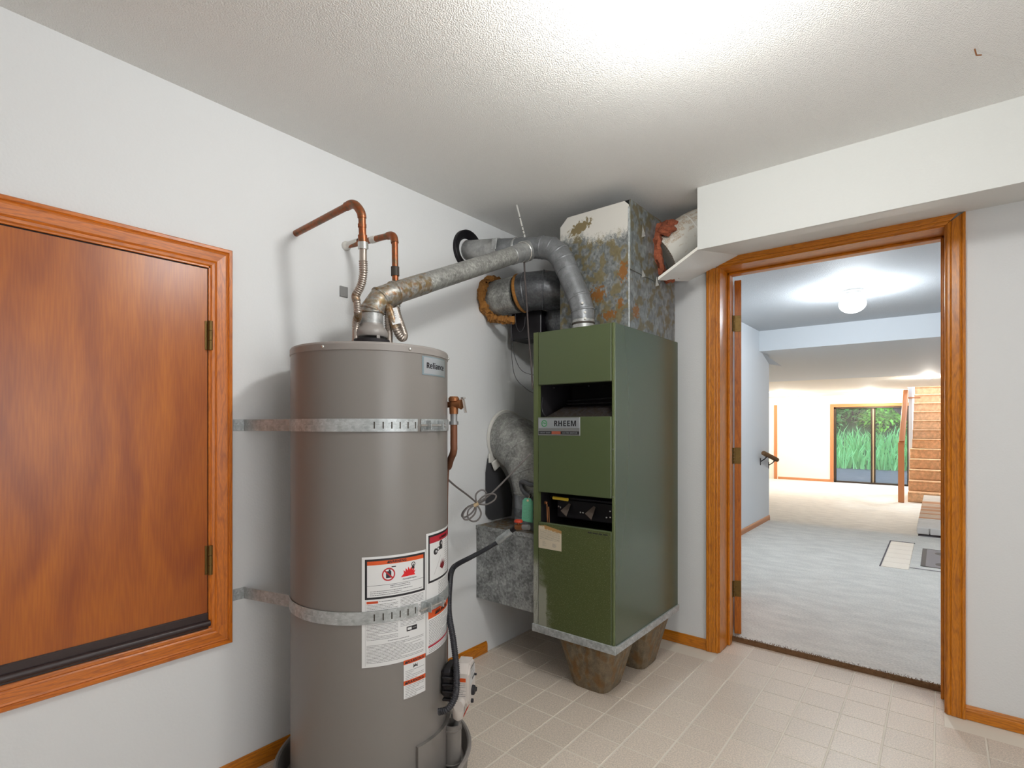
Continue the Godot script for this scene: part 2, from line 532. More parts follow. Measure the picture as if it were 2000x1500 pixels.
		var w := smoothstep(edge + 0.035, edge - 0.02, v + 0.05 * tiny.get_noise_2d(x * 2.0, y * 2.0))
		var tan_ := Vector2((u - 0.31) / 0.17, (v - 0.115 + 0.16 * (u - 0.31)) / 0.055).length() + 0.6 * mid.get_noise_2d(x * 1.5 + 50, y * 1.5)
		var tan_mix := smoothstep(0.75, 1.05, tan_)
		w *= tan_mix
		return c.lerp(Color(0.52, 0.46, 0.33), 1.0 - tan_mix).lerp(Color(0.86, 0.85, 0.82), w)
	picture(mat("plenum_front", Color(1, 1, 1), 0.48, 0.3), paint("plenum_front", 448, 560, plenum))
	var plenum_side := func(x: int, y: int) -> Color:
		var v := y / 560.0
		var k := 0.52 + 0.06 * cell.get_noise_2d(x * 2.6, y * 0.9) + 0.11 * mid.get_noise_2d(x * 0.7 + 33, y * 0.7)
		var c := Color(k * 0.94, k * 0.99, k * 1.0)
		var o := smoothstep(0.0, 0.4, big.get_noise_2d(x * 1.4 + 500, y * 1.4) + 0.35 * mid.get_noise_2d(x, y + 99) + (0.18 if v < 0.25 else 0.0))
		c = c.lerp(Color(0.42, 0.37, 0.24), 0.7 * o)
		var r := Vector2((x - 60) / 34.0, (y - 480) / 34.0).length() + 0.9 * mid.get_noise_2d(x * 1.6, y * 1.6)
		return c.lerp(Color(0.55, 0.34, 0.13), 0.85 * smoothstep(1.0, 0.5, r))
	picture(mat("plenum_side", Color(1, 1, 1), 0.4, 0.45), paint("plenum_side", 448, 560, plenum_side))

	# furnace enamel
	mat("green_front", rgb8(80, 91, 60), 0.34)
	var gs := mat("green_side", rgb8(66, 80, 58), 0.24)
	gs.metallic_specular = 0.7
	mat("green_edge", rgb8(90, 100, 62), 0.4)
	var chips := func(x: int, y: int) -> Color:
		var u := x / 384.0; var v := y / 480.0
		var c := Color(0.305, 0.335, 0.19)
		var nn := mid.get_noise_2d(x, y) * 0.5 + tiny.get_noise_2d(x * 1.6, y * 1.6) * 0.5
		var reach := 0.03 + 0.15 * smoothstep(0.36, 1.0, v)
		var w := smoothstep(reach + 0.02, reach - 0.03, u + nn * 0.16) * smoothstep(0.30, 0.42, v)
		var strip := smoothstep(0.125, 0.11, u + 0.02 * nn) * smoothstep(0.60, 0.63, v + 0.05 * nn)
		c = c.lerp(Color(0.50, 0.50, 0.44), 0.75 * w)
		c = c.lerp(Color(0.60, 0.60, 0.55), 0.85 * strip)
		if tiny.get_noise_2d(x * 0.9 + 700, y * 0.9) > 0.62: c = c.lerp(Color(0.6, 0.6, 0.5), 0.6)
		return c
	picture(mat("green_chipped", Color(1, 1, 1), 0.36), paint("green_chipped", 384, 480, chips))
	var corner := func(x: int, y: int) -> Color:
		var v := y / 640.0
		var nn := mid.get_noise_2d(x * 4.0, y) * 0.5 + tiny.get_noise_2d(x * 2.0, y * 2.0) * 0.5
		var c := Color(0.35, 0.39, 0.24)
		var w := smoothstep(0.745, 0.80, v + 0.04 * nn)
		c = c.lerp(Color(0.66, 0.66, 0.62).lerp(Color(0.34, 0.34, 0.28), smoothstep(0.1, 0.5, nn)), w)
		return c
	picture(mat("green_corner", Color(1, 1, 1), 0.45), paint("green_corner", 48, 640, corner))

	# heater enamel, copper, brass
	mat("heater_body", rgb8(128, 123, 119), 0.34)
	mat("heater_cap", rgb8(142, 136, 132), 0.36)
	mat("pan_plastic", rgb8(140, 134, 130), 0.5)
	var cop := func(x: int, y: int) -> Color:
		var c := Color(0.50, 0.28, 0.16).lerp(Color(0.66, 0.36, 0.20), 0.5 + 0.5 * mid.get_noise_2d(x, y))
		var g := smoothstep(0.12, 0.5, big.get_noise_2d(x * 2.0, y * 2.0 + 80) + 0.3 * mid.get_noise_2d(x * 2, y * 2))
		c = c.lerp(Color(0.38, 0.34, 0.26), 0.75 * g)
		var v := smoothstep(0.34, 0.55, mid.get_noise_2d(x * 1.2 + 200, y * 1.2))
		return c.lerp(Color(0.33, 0.42, 0.36), 0.6 * v)
	picture(mat("copper", Color(1, 1, 1), 0.36, 0.55), paint("copper", 256, 256, cop), Vector3.ONE * 5.0, true)
	mat("flex_steel", rgb8(178, 166, 156), 0.3, 0.8)
	picture(mat("flex_rusty", Color(1, 0.92, 0.84), 0.4, 0.5), rust_t, Vector3.ONE * 6.0, true)
	mat("bronze", rgb8(150, 98, 62), 0.38, 0.65)
	mat("brown_plastic", rgb8(116, 72, 48), 0.45, 0.2)
	mat("solder", rgb8(176, 166, 152), 0.45, 0.4)

	# floor
	var sp := noise(0.35, 41, FastNoiseLite.TYPE_SIMPLEX, 2); var sp2 := noise(0.12, 42, FastNoiseLite.TYPE_SIMPLEX, 2)
	var speckle := func(x: int, y: int) -> Color:
		var k := 0.86 + 0.11 * sp.get_noise_2d(x, y) + 0.06 * sp2.get_noise_2d(x, y)
		return Color(k * 1.02, k * 0.955, k * 0.885)
	var tt := paint("tile", 512, 512, speckle)
	for i in 3:
		var k: float = [1.0, 0.985, 1.012][i]
		picture(mat("tile%d" % i, Color(k, k, k), 0.40), tt, Vector3.ONE * 1.6, true, true)
	mat("grout", rgb8(238, 230, 216), 0.7)
	var fluff := noise(0.22, 51, FastNoiseLite.TYPE_SIMPLEX, 3)
	var stain := noise(0.012, 52)
	var carpet := func(x: int, y: int) -> Color:
		var k := 0.89 + 0.05 * fluff.get_noise_2d(x, y) + 0.05 * stain.get_noise_2d(x, y * 2.2)
		return Color(k, k * 0.985, k * 0.955)
	var ct := paint("carpet", 512, 512, carpet)
	var cm := picture(mat("carpet", Color(0.98, 0.98, 0.98), 0.95, 0.0, 0.2), ct, Vector3.ONE * 0.55, true, true)
	cm.normal_enabled = true; cm.normal_texture = bumps(0.16, 8, 10.0); cm.normal_scale = 0.12
	picture(mat("carpet_far", Color(0.98, 0.98, 0.98), 0.95, 0.0, 0.2), ct, Vector3.ONE * 0.55, true, true)
	var brown := func(x: int, y: int) -> Color:
		var k := 0.52 + 0.05 * fluff.get_noise_2d(x, y) + 0.07 * mid.get_noise_2d(x, y)
		return Color(k * 1.08, k * 0.86, k * 0.64)
	picture(mat("carpet_stair", Color(1.5, 1.5, 1.55), 0.95, 0.0, 0.2), paint("carpet_stair", 256, 256, brown), Vector3.ONE * 1.4, true, true)
	mat("carpet_fringe", rgb8(122, 92, 66), 0.95, 0.0, 0.2)

	# concrete, brick, stone
	var conc := func(x: int, y: int) -> Color:
		var k := 0.44 + 0.10 * mid.get_noise_2d(x, y) + 0.06 * tiny.get_noise_2d(x, y)
		var c := Color(k * 1.08, k * 0.96, k * 0.78)
		return c.lerp(Color(0.48, 0.31, 0.12), 0.6 * smoothstep(0.0, 0.45, big.get_noise_2d(x * 2.0 + 30, y * 1.2)))
	picture(mat("concrete", Color(1, 1, 1), 0.85), paint("concrete", 256, 256, conc), Vector3.ONE * 3.0, true)
	mat("brick_glare_white", rgb8(226, 220, 214), 0.85)
	mat("brick_orange", rgb8(214, 160, 122), 0.85)
	mat("brick_pale", rgb8(222, 196, 172), 0.85)
	mat("mortar_dark", rgb8(96, 88, 92), 0.9)
	mat("pad_tile", rgb8(226, 216, 202), 0.5)
	mat("subfloor", rgb8(178, 158, 140), 0.85)
	mat("mat_grey", rgb8(140, 134, 136), 0.7)
	mat("ink", rgb8(30, 28, 34), 0.6)

	# fibres, cables, papers
	var fib := func(x: int, y: int) -> Color:
		var k := 0.5 + 0.35 * mid.get_noise_2d(x * 2.0, y * 2.0) + 0.2 * tiny.get_noise_2d(x, y)
		return Color(0.48, 0.29, 0.11).lerp(Color(0.72, 0.52, 0.26), clampf(k, 0, 1))
	picture(mat("fibre_yellow", Color(1, 1, 1), 0.95), paint("fibre_yellow", 128, 128, fib), Vector3.ONE * 8.0, true)
	var fib2 := func(x: int, y: int) -> Color:
		var k := 0.5 + 0.4 * mid.get_noise_2d(x * 2.0, y * 2.0) + 0.2 * tiny.get_noise_2d(x, y)
		return Color(0.42, 0.20, 0.13).lerp(Color(0.70, 0.40, 0.27), clampf(k, 0, 1))
	picture(mat("fibre_orange", Color(1, 1, 1), 0.95), paint("fibre_orange", 128, 128, fib2), Vector3.ONE * 8.0, true)
	var wrap := func(x: int, y: int) -> Color:
		var c := Color(0.80, 0.79, 0.76)
		var s := smoothstep(0.05, 0.4, mid.get_noise_2d(x * 2.2, y * 2.2) + 0.6 * smoothstep(150, 40, x) - 0.25)
		c = c.lerp(Color(0.62, 0.50, 0.38), 0.55 * s * (0.6 + 0.4 * signf(tiny.get_noise_2d(x * 2.0, y * 2.0))))
		var b := Vector2((x - 70) / 44.0, (y - 190) / 34.0).length() + 0.8 * mid.get_noise_2d(x * 2, y * 2)
		return c.lerp(Color(0.44, 0.31, 0.12), 0.85 * smoothstep(1.0, 0.6, b))
	picture(mat("duct_wrap", Color(1, 1, 1), 0.7), paint("duct_wrap", 256, 256, wrap))
	mat("cable_grey", rgb8(118, 112, 110), 0.5)
	mat("cable_dark", rgb8(66, 56, 54), 0.5)
	mat("wire_black", rgb8(58, 56, 60), 0.5)
	mat("tag_green", rgb8(98, 172, 142), 0.6)
	mat("red_handle", rgb8(206, 62, 34), 0.4)
	mat("yellow_grip", rgb8(212, 180, 52), 0.45)
	mat("tape_white", rgb8(220, 218, 212), 0.7)
	mat("tie_tan", rgb8(200, 176, 140), 0.6)
	mat("white_enamel", rgb8(232, 232, 228), 0.35)
	mat("valve_grey", rgb8(208, 200, 194), 0.42)
	mat("silver_label", rgb8(188, 192, 196), 0.3, 0.6)
	mat("plate_blue", rgb8(150, 168, 176), 0.28, 0.5)
	mat("label_white", rgb8(228, 228, 226), 0.45)
	mat("label_orange", rgb8(216, 92, 36), 0.5)
	mat("label_red", rgb8(186, 36, 48), 0.5)
	mat("logo_green", rgb8(72, 148, 96), 0.45)
	mat("plate_black", rgb8(40, 38, 40), 0.4)
	mat("plate_rust", rgb8(164, 84, 62), 0.5)

	# outdoors and glazing
	mat("frame_bronze", rgb8(56, 44, 32), 0.45, 0.3)
	var gl := mat("glass", Color(1, 1, 1, 0.06), 0.02)
	gl.transparency = BaseMaterial3D.TRANSPARENCY_ALPHA
	var soil := func(x: int, y: int) -> Color:
		var k := 0.25 + 0.08 * mid.get_noise_2d(x, y) + 0.05 * tiny.get_noise_2d(x, y)
		return Color(k * 1.05, k, k * 0.95)
	picture(mat("patio", Color(0.9, 0.9, 0.95), 0.8), paint("patio", 256, 256, soil), Vector3.ONE * 0.4, true, true)
	mat("soil", rgb8(62, 92, 46), 0.95)
	mat("flare", rgb8(92, 80, 72), 0.5, 0.3)
	for i in 4:
		var lf := mat("leaf%d" % i, [rgb8(76, 150, 62), rgb8(112, 176, 100), rgb8(122, 186, 52), rgb8(56, 122, 60)][i], 0.6)
		lf.cull_mode = BaseMaterial3D.CULL_DISABLED
		lf.backlight_enabled = true
		lf.backlight = Color(0.25, 0.35, 0.12)
	mat("bark", rgb8(46, 40, 34), 0.9)

	# lamps
	for l in [["globe_glow", Color(1.0, 0.985, 0.95), 5.0], ["hall_globe_glow", Color(0.97, 0.985, 1.0), 5.0], ["recessed_glow", Color(1.0, 0.90, 0.72), 6.0], ["added_window_glow", Color(0.97, 0.99, 1.0), 0.8]]:  # the last glow belongs to the added fill window
		var g := mat(l[0], Color(0.95, 0.95, 0.95), 0.4)
		g.emission_enabled = true
		g.emission = l[1]
		g.emission_energy_multiplier = l[2]

# rows of tiny print for a label: dashes of random length
func print_rows(im: Image, x0: int, y0: int, x1: int, y1: int, pitch: int, thick: int, ink: Color, rng: RandomNumberGenerator) -> void:
	var y := y0
	while y < y1:
		var x := x0
		var stop := x1 if rng.randf() < 0.75 else int(lerpf(x0, x1, rng.randf_range(0.3, 0.95)))
		while x < stop:
			var w := rng.randi_range(3, 11)
			im.fill_rect(Rect2i(x, y, mini(w, stop - x), thick), ink.lerp(Color(0.8, 0.8, 0.8), rng.randf_range(0.0, 0.45)))
			x += w + 2
		y += pitch

func disc(im: Image, cx: float, cy: float, r0: float, r1: float, c: Color) -> void:
	for y in range(int(cy - r1), int(cy + r1) + 1):
		for x in range(int(cx - r1), int(cx + r1) + 1):
			var d := Vector2(x - cx, y - cy).length()
			if d <= r1 and d >= r0 and x >= 0 and y >= 0 and x < im.get_width() and y < im.get_height():
				im.set_pixel(x, y, c)

func fill_poly(im: Image, poly: PackedVector2Array, c: Color) -> void:
	var lo := poly[0]; var hi := poly[0]
	for p in poly:
		lo = lo.min(p); hi = hi.max(p)
	for y in range(maxi(0, int(lo.y)), mini(im.get_height(), int(hi.y) + 1)):
		for x in range(maxi(0, int(lo.x)), mini(im.get_width(), int(hi.x) + 1)):
			if Geometry2D.is_point_in_polygon(Vector2(x, y), poly): im.set_pixel(x, y, c)

func label_mat(called: String, im: Image, rough := 0.45) -> StandardMaterial3D:
	return picture(mat(called, Color(1, 1, 1), rough), ImageTexture.create_from_image(im))

func make_labels() -> void:
	var rng := RandomNumberGenerator.new(); rng.seed = 77
	var ink := Color(0.12, 0.11, 0.13)
	var paper := Color(0.88, 0.88, 0.88)
	var orange := Color(0.85, 0.33, 0.11)
	# large left sheet: warning box on top, two columns of print below
	var im := Image.create(520, 832, false, Image.FORMAT_RGB8)
	im.fill(paper)
	im.fill_rect(Rect2i(22, 18, 488, 304), ink)
	im.fill_rect(Rect2i(38, 34, 456, 272), paper)
	im.fill_rect(Rect2i(38, 34, 456, 30), orange)
	disc(im, 195, 142, 40, 50, Color(0.72, 0.10, 0.14))
	im.fill_rect(Rect2i(176, 118, 40, 52), Color(0.13, 0.12, 0.18))
	im.fill_rect(Rect2i(196, 106, 14, 14), Color(0.13, 0.12, 0.18))
	im.fill_rect(Rect2i(218, 84, 34, 7), ink)
	fill_poly(im, PackedVector2Array([Vector2(158, 112), Vector2(166, 104), Vector2(233, 172), Vector2(225, 180)]), Color(0.72, 0.10, 0.14))
	fill_poly(im, PackedVector2Array([Vector2(290, 178), Vector2(316, 152), Vector2(312, 126), Vector2(328, 142), Vector2(330, 112), Vector2(346, 134), Vector2(352, 106), Vector2(366, 130), Vector2(380, 108), Vector2(386, 134), Vector2(408, 120), Vector2(400, 146), Vector2(416, 140), Vector2(404, 162), Vector2(414, 176)]), Color(0.84, 0.10, 0.12))
	disc(im, 396, 92, 12, 18, ink)
	disc(im, 396, 96, 0, 6, ink)
	im.fill_rect(Rect2i(384, 106, 22, 22), ink)
	im.fill_rect(Rect2i(38, 218, 456, 2), ink)
	print_rows(im, 210, 228, 370, 252, 14, 4, ink, rng)
	print_rows(im, 60, 262, 480, 302, 14, 4, ink, rng)
	im.fill_rect(Rect2i(34, 336, 84, 18), Color(0.78, 0.28, 0.12))
	print_rows(im, 124, 340, 250, 352, 12, 4, ink, rng)
	print_rows(im, 34, 362, 268, 628, 11, 3, ink, rng)
	print_rows(im, 288, 336, 496, 560, 11, 3, ink, rng)
	im.fill_rect(Rect2i(338, 572, 92, 36), ink)
	im.fill_rect(Rect2i(346, 580, 36, 20), paper)
	print_rows(im, 390, 588, 424, 596, 8, 3, paper, rng)
	print_rows(im, 190, 646, 360, 652, 10, 4, ink, rng)
	print_rows(im, 34, 668, 496, 810, 11, 3, ink, rng)
	im.fill_rect(Rect2i(24, 330, 1, 490), Color(0.4, 0.4, 0.4))
	label_mat("sheet_warning", im)
	# tall right sheet
	im = Image.create(360, 832, false, Image.FORMAT_RGB8)
	im.fill(paper)
	im.fill_rect(Rect2i(18, 16, 330, 330), ink)
	im.fill_rect(Rect2i(30, 30, 306, 302), paper)
	im.fill_rect(Rect2i(30, 30, 306, 44), Color(0.70, 0.12, 0.19))
	disc(im, 88, 140, 0, 22, ink); disc(im, 94, 140, 0, 9, Color(0.75, 0.75, 0.75))
	disc(im, 118, 128, 8, 14, ink)
	disc(im, 152, 96, 0, 22, ink); disc(im, 158, 96, 0, 9, Color(0.75, 0.75, 0.75))
	im.fill_rect(Rect2i(128, 112, 44, 26), ink)
	fill_poly(im, PackedVector2Array([Vector2(138, 262), Vector2(150, 222), Vector2(160, 246), Vector2(166, 204), Vector2(178, 238), Vector2(190, 206), Vector2(192, 244), Vector2(210, 224), Vector2(202, 268), Vector2(170, 284)]), Color(0.45, 0.07, 0.12))
	for k in 40:
		im.fill_rect(Rect2i(70 + k * 2, 296 - k * 3, 2, 3), Color(0.5, 0.5, 0.5))
	print_rows(im, 214, 84, 330, 320, 16, 4, Color(0.35, 0.33, 0.36), rng)
	print_rows(im, 120, 362, 320, 470, 11, 3, ink, rng)
	im.fill_rect(Rect2i(18, 478, 330, 14), ink)
	im.fill_rect(Rect2i(18, 540, 330, 52), orange)
	im.fill_rect(Rect2i(18, 530, 330, 14), Color(0.76, 0.16, 0.14))
	print_rows(im, 24, 604, 330, 790, 11, 3, ink, rng)
	im.fill_rect(Rect2i(18, 776, 330, 14), Color(0.68, 0.13, 0.22))
	print_rows(im, 24, 798, 330, 824, 11, 3, ink, rng)
	label_mat("sheet_scald", im)
	# small orange double label
	im = Image.create(260, 400, false, Image.FORMAT_RGB8)
	im.fill(paper)
	im.fill_rect(Rect2i(0, 0, 260, 46), orange)
	im.fill_rect(Rect2i(0, 214, 260, 46), orange)
	fill_poly(im, PackedVector2Array([Vector2(104, 104), Vector2(112, 60), Vector2(124, 84), Vector2(132, 58), Vector2(142, 84), Vector2(156, 62), Vector2(158, 104), Vector2(144, 92), Vector2(120, 94)]), ink)
	print_rows(im, 20, 116, 240, 204, 17, 4, ink, rng)
	print_rows(im, 20, 270, 240, 390, 17, 4, ink, rng)
	label_mat("sheet_small", im)
	# stained instruction paper on the furnace
	im = Image.create(260, 280, false, Image.FORMAT_RGB8)
	var st := noise(0.02, 91)
	for y in 280:
		for x in 260:
			var c := Color(0.80, 0.75, 0.66)
			var s := smoothstep(0.15, -0.05, (y - 24.0 - x * 0.16) / 90.0 + 0.15 * st.get_noise_2d(x * 2, y * 2) + (0.25 if x < 70 else 0.0))
			im.set_pixel(x, y, c.lerp(Color(0.66, 0.46, 0.22), 0.8 * s))
	print_rows(im, 16, 62, 240, 170, 13, 3, Color(0.3, 0.28, 0.25), rng)
	print_rows(im, 46, 190, 90, 250, 9, 2, Color(0.4, 0.38, 0.34), rng)
	print_rows(im, 160, 205, 202, 250, 5, 2, Color(0.35, 0.33, 0.34), rng)
	label_mat("sheet_furnace", im, 0.7)
	# valve labels
	im = Image.create(200, 200, false, Image.FORMAT_RGB8)
	im.fill(Color(0.82, 0.82, 0.82))
	im.fill_rect(Rect2i(0, 0, 200, 14), ink)
	print_rows(im, 14, 26, 186, 130, 15, 5, ink, rng)
	im.fill_rect(Rect2i(90, 140, 110, 34), ink)
	print_rows(im, 100, 150, 190, 166, 9, 4, paper, rng)
	label_mat("sheet_valve", im)
	im = Image.create(120, 160, false, Image.FORMAT_RGB8)
	im.fill(Color(0.84, 0.81, 0.79))
	im.fill_rect(Rect2i(6, 6, 108, 30), orange)
	print_rows(im, 8, 46, 112, 152, 14, 4, Color(0.4, 0.38, 0.38), rng)
	label_mat("sheet_valve_side", im)
	# sticker on the flexible connector, writing on the green tag, faint print on the lower furnace panel
	im = Image.create(120, 200, false, Image.FORMAT_RGB8)
	im.fill(paper)
	for k in 18:
		im.fill_rect(Rect2i(30, 40 + k * 5, rng.randi_range(24, 56), 2 + (k % 3)), Color(0.4, 0.4, 0.45))
	label_mat("sheet_sticker", im)
	im = Image.create(120, 220, false, Image.FORMAT_RGB8)
	im.fill(Color(0.40, 0.68, 0.55))
	print_rows(im, 12, 46, 108, 200, 16, 3, Color(0.22, 0.45, 0.36), rng)
	label_mat("sheet_tag", im, 0.6)

func m(called: String) -> StandardMaterial3D:
	return mats[called]

func scaled(prof: Array, k: float, most := 1e9) -> Array:
	var out: Array = []
	for p in prof:
		if p.x * k <= most: out.append(Vector2(p.x * k, p.y))
	if out[-1].y > 0.0: out.append(Vector2(out[-1].x, 0))
	return out

# ---------------------------------------------------------------- the utility room
func build_room() -> void:
	var st := mb()
	box2(st, Vector3(LEFT - 0.12, -0.06, BACK - 0.213), Vector3(LEFT, CEIL + 0.1, 1.5))
	struct("wall_left", st, m("wall_paint"), "white textured wall behind the water heater")
	st = mb()
	box2(st, Vector3(LEFT, -0.06, BACK - 0.213), Vector3(-0.918, CEIL + 0.1, BACK))
	box2(st, Vector3(0.038, -0.06, BACK - 0.213), Vector3(1.9, CEIL + 0.1, BACK))
	box2(st, Vector3(-0.918, 2.05, BACK - 0.213), Vector3(0.038, CEIL + 0.1, BACK))
	struct("wall_back", st, m("wall_paint"), "white wall with the doorway to the hall")
	st = mb()
	box2(st, Vector3(1.9, -0.06, BACK - 0.213), Vector3(2.02, CEIL + 0.1, 1.5))
	struct("wall_right", st, m("wall_paint"))
	var wn := struct_node("added_window_1", "added frosted side window, out of view, for fill light")  # added window, its pane glows as fill for the room
	st = mb(); box2(st, Vector3(1.872, 0.60, -1.35), Vector3(1.892, 1.90, 0.35), 0.003); obj("pane", st, m("added_window_glow"), wn)
	st = mb()
	for q in [[0.54, 0.60, -1.41, 0.41], [1.90, 1.96, -1.41, 0.41], [0.54, 1.96, -1.41, -1.35], [0.54, 1.96, 0.35, 0.41]]: box2(st, Vector3(1.862, q[0], q[2]), Vector3(1.9, q[1], q[3]), 0.003)
	obj("added_window_frame", st, m("oak"), wn)
	st = mb()
	box2(st, Vector3(LEFT - 0.12, -0.06, 1.5), Vector3(2.02, CEIL + 0.1, 1.62))
	struct("wall_front", st, m("wall_paint"))
	st = mb()
	box2(st, Vector3(LEFT, CEIL, BACK), Vector3(1.9, CEIL + 0.1, 1.5))
	struct("ceiling", st, m("ceiling_paint"), "white sprayed texture ceiling of the utility room")

	# floor: grout bed with tiles laid on it one by one
	st = mb()
	box2(st, Vector3(LEFT, -0.06, -3.075), Vector3(1.9, -0.0016, 1.5))
	var fl := struct("floor", st, m("grout"), "beige speckled square tiles with pale grout lines")
	var px := 0.15278; var pz := 0.15390
	var rest := mb()
	var rng := RandomNumberGenerator.new(); rng.seed = 5
	var shared := mb()
	box(shared, Vector3(0, -0.0012, 0), Vector3(px - 0.0058, 0.0024, pz - 0.0046), 0.0011)
	var whole := shared.commit()
	for i in range(-1, 25):
		for j in range(-8, 23):
			var x0 := maxf(-1.8465 + px * i + 0.0029, LEFT + 0.002); var x1 := minf(-1.8465 + px * (i + 1) - 0.0029, 1.9)
			var z0 := maxf(-1.9575 + pz * j + 0.0023, -3.07); var z1 := minf(-1.9575 + pz * (j + 1) - 0.0023, 1.5)
			if z1 - z0 < 0.02 or x1 - x0 < 0.012: continue
			if z0 < BACK - 0.02:
				x0 = maxf(x0, -0.897); x1 = minf(x1, 0.017)
				if x1 - x0 < 0.01: continue
			var depth := -0.628 * (x0 + x1) / 2 - 0.778 * (z0 + z1) / 2
			var side := 0.778 * (x0 + x1) / 2 - 0.628 * (z0 + z1) / 2
			var seen: bool = depth > 1.6 and side / depth < 1.1 and side / depth > -0.62
			if not seen:
				box2(rest, Vector3(x0, -0.0024, z0), Vector3(x1, 0, z1), 0.001)
				continue
			var mm: ArrayMesh = whole
			var at := Vector3((x0 + x1) / 2, 0, (z0 + z1) / 2)
			if absf(x1 - x0 - (px - 0.0058)) > 0.001 or absf(z1 - z0 - (pz - 0.0046)) > 0.001:
				var cut := mb()
				box(cut, Vector3(0, -0.0012, 0), Vector3(x1 - x0, 0.0024, z1 - z0), 0.001)
				mm = cut.commit()
			var t := obj("tile", mm, m("tile%d" % [0, 0, 1, 2][rng.randi() % 4]), fl)
			t.position = at
	var r := obj("tiles", rest, m("tile0"), fl)
	r.set_meta("kind", "stuff")

	# skirting
	st = mb()
	moulding(st, Vector3(LEFT, 0, 1.5), Vector3(LEFT, 0, -2.10), Vector3.UP, Vector3.RIGHT, BASEBOARD)
	struct("baseboard_left", st, m("oak"), "varnished oak baseboard behind the water heater")
	st = mb()
	moulding(st, Vector3(-1.40, 0, BACK), Vector3(-0.962, 0, BACK), Vector3.UP, Vector3.BACK, BASEBOARD)
	struct("baseboard_back", st, m("oak"), "short oak baseboard between furnace and doorway")
	st = mb()
	moulding(st, Vector3(0.085, 0, BACK), Vector3(1.9, 0, BACK), Vector3.UP, Vector3.BACK, BASEBOARD)
	struct("baseboard_right", st, m("oak"), "oak baseboard to the right of the doorway")

	# dropped soffit over the doorway, its underside board torn down at the left end
	var sf := struct_node("ceiling_soffit", "white boxed soffit hanging over the doorway")
	st = mb()
	box2(st, Vector3(-0.85, 1.993, -2.4), Vector3(1.9, CEIL, -2.388))
	obj("front_board", st, m("soffit_paint"), sf)
	st = mb()
	var a := Vector3(-0.85, 1.993, -2.388); var b := Vector3(1.9, 1.993, -2.388)
	var c := Vector3(1.9, 2.076, BACK); var d := Vector3(-0.80, 2.076, BACK)
	var e := Vector3(-1.065, 1.987, BACK); var f := Vector3(-1.028, 1.882, -2.366)
	var up := Vector3(0, 0.014, 0)
	quad(st, a, d, c, b); quad(st, a + up, b + up, c + up, d + up)
	quad(st, f, e, d, a); quad(st, f + up, a + up, d + up, e + up)
	obj("underside_board", st, m("soffit_paint"), sf)
	st = mb()
	var fw := Vector3(0.002, 0, 0.004)
	quad(st, f, a, a + up, f + up)
	quad(st, e, f, f + up, e + up)
	obj("torn_edge", st, m("gypsum_edge"), sf)

	# doorway: casing, jambs, stops and the leaf swung into the hall
	var dr := struct_node("door_1", "oak cased doorway with its brown door swung open into the hall")
	var k := 0.91
	st = mb(); moulding(st, Vector3(-0.904, 0, BACK), Vector3(-0.904, 2.03, BACK), Vector3.LEFT, Vector3.BACK, scaled(CASING, k))
	obj("casing", st, m("oak"), dr)
	st = mb(); moulding(st, Vector3(0.024, 0, BACK), Vector3(0.024, 2.036, BACK), Vector3.RIGHT, Vector3.BACK, scaled(CASING, k), 0.0, 0.62)
	obj("casing", st, m("oak"), dr)
	st = mb(); moulding(st, Vector3(-0.904, 2.036, BACK), Vector3(0.024, 2.036, BACK), Vector3.UP, Vector3.BACK, scaled(CASING, k, 0.042), 0.0, 1.0)
	obj("casing", st, m("oak"), dr)
	var jf := -3.082
	st = mb(); box2(st, Vector3(-0.918, 0, jf), Vector3(-0.898, 2.05, BACK + 0.001), 0.001, 1); obj("jamb", st, m("oak"), dr)
	st = mb(); box2(st, Vector3(0.018, 0, jf), Vector3(0.038, 2.05, BACK + 0.001), 0.001, 1); obj("jamb", st, m("oak"), dr)
	st = mb(); box2(st, Vector3(-0.898, 2.03, jf), Vector3(0.018, 2.05, BACK + 0.001), 0.001, 0); obj("jamb", st, m("oak"), dr)
	st = mb(); box2(st, Vector3(-0.898, 0, -3.03), Vector3(-0.886, 2.03, -2.985), 0.003, 1); obj("stop", st, m("oak"), dr)
	st = mb(); box2(st, Vector3(0.006, 0, -3.03), Vector3(0.018, 2.03, -2.985), 0.003, 1); obj("stop", st, m("oak"), dr)
	st = mb(); box2(st, Vector3(-0.898, 2.018, -3.03), Vector3(0.018, 2.03, -2.985), 0.003, 0); obj("stop", st, m("oak"), dr)
	# leaf: hinged on the hall side of the left jamb, opened about 110 degrees
	var hinge := Vector3(-0.893, 0, -3.088)
	var turn := Basis(Vector3.UP, deg_to_rad(20.0))
	var leaf := Vector3(0.0, 0, -0.415)
	st = mb()
	box(st, hinge + turn * Vector3(0.0205, 1.022, -0.42), Vector3(0.035, 1.982, 0.82), 0.0015, turn, 1)
	obj("leaf", st, m("door_slab"), dr)
	for y in [1.77, 1.03, 0.285]:
		st = mb()
		box(st, hinge + turn * Vector3(0.0205, y, -0.0085), Vector3(0.031, 0.09, 0.003), 0.0008, turn)
		box(st, Vector3(-0.897, y, -3.062), Vector3(0.0025, 0.09, 0.03), 0.0006)
		for q in 5:
			tube(st, line(hinge + Vector3(-0.001, y - 0.045 + q * 0.018 + 0.0006, 0.0), hinge + Vector3(-0.001, y - 0.045 + (q + 1) * 0.018 - 0.0006, 0.0)), 0.0062, 12)
		for q in 4:
			lathe(st, hinge + turn * Vector3(0.0205 + [-0.007, 0.007, -0.007, 0.007][q], y - 0.033 + q * 0.022, -0.0068), [Vector2(0.004, 0), Vector2(0.003, 0.001), Vector2(0.0, 0.001)], 10, turn * Basis(Vector3.RIGHT, PI / 2))
		obj("hinge", st, m("brass_old"), dr)

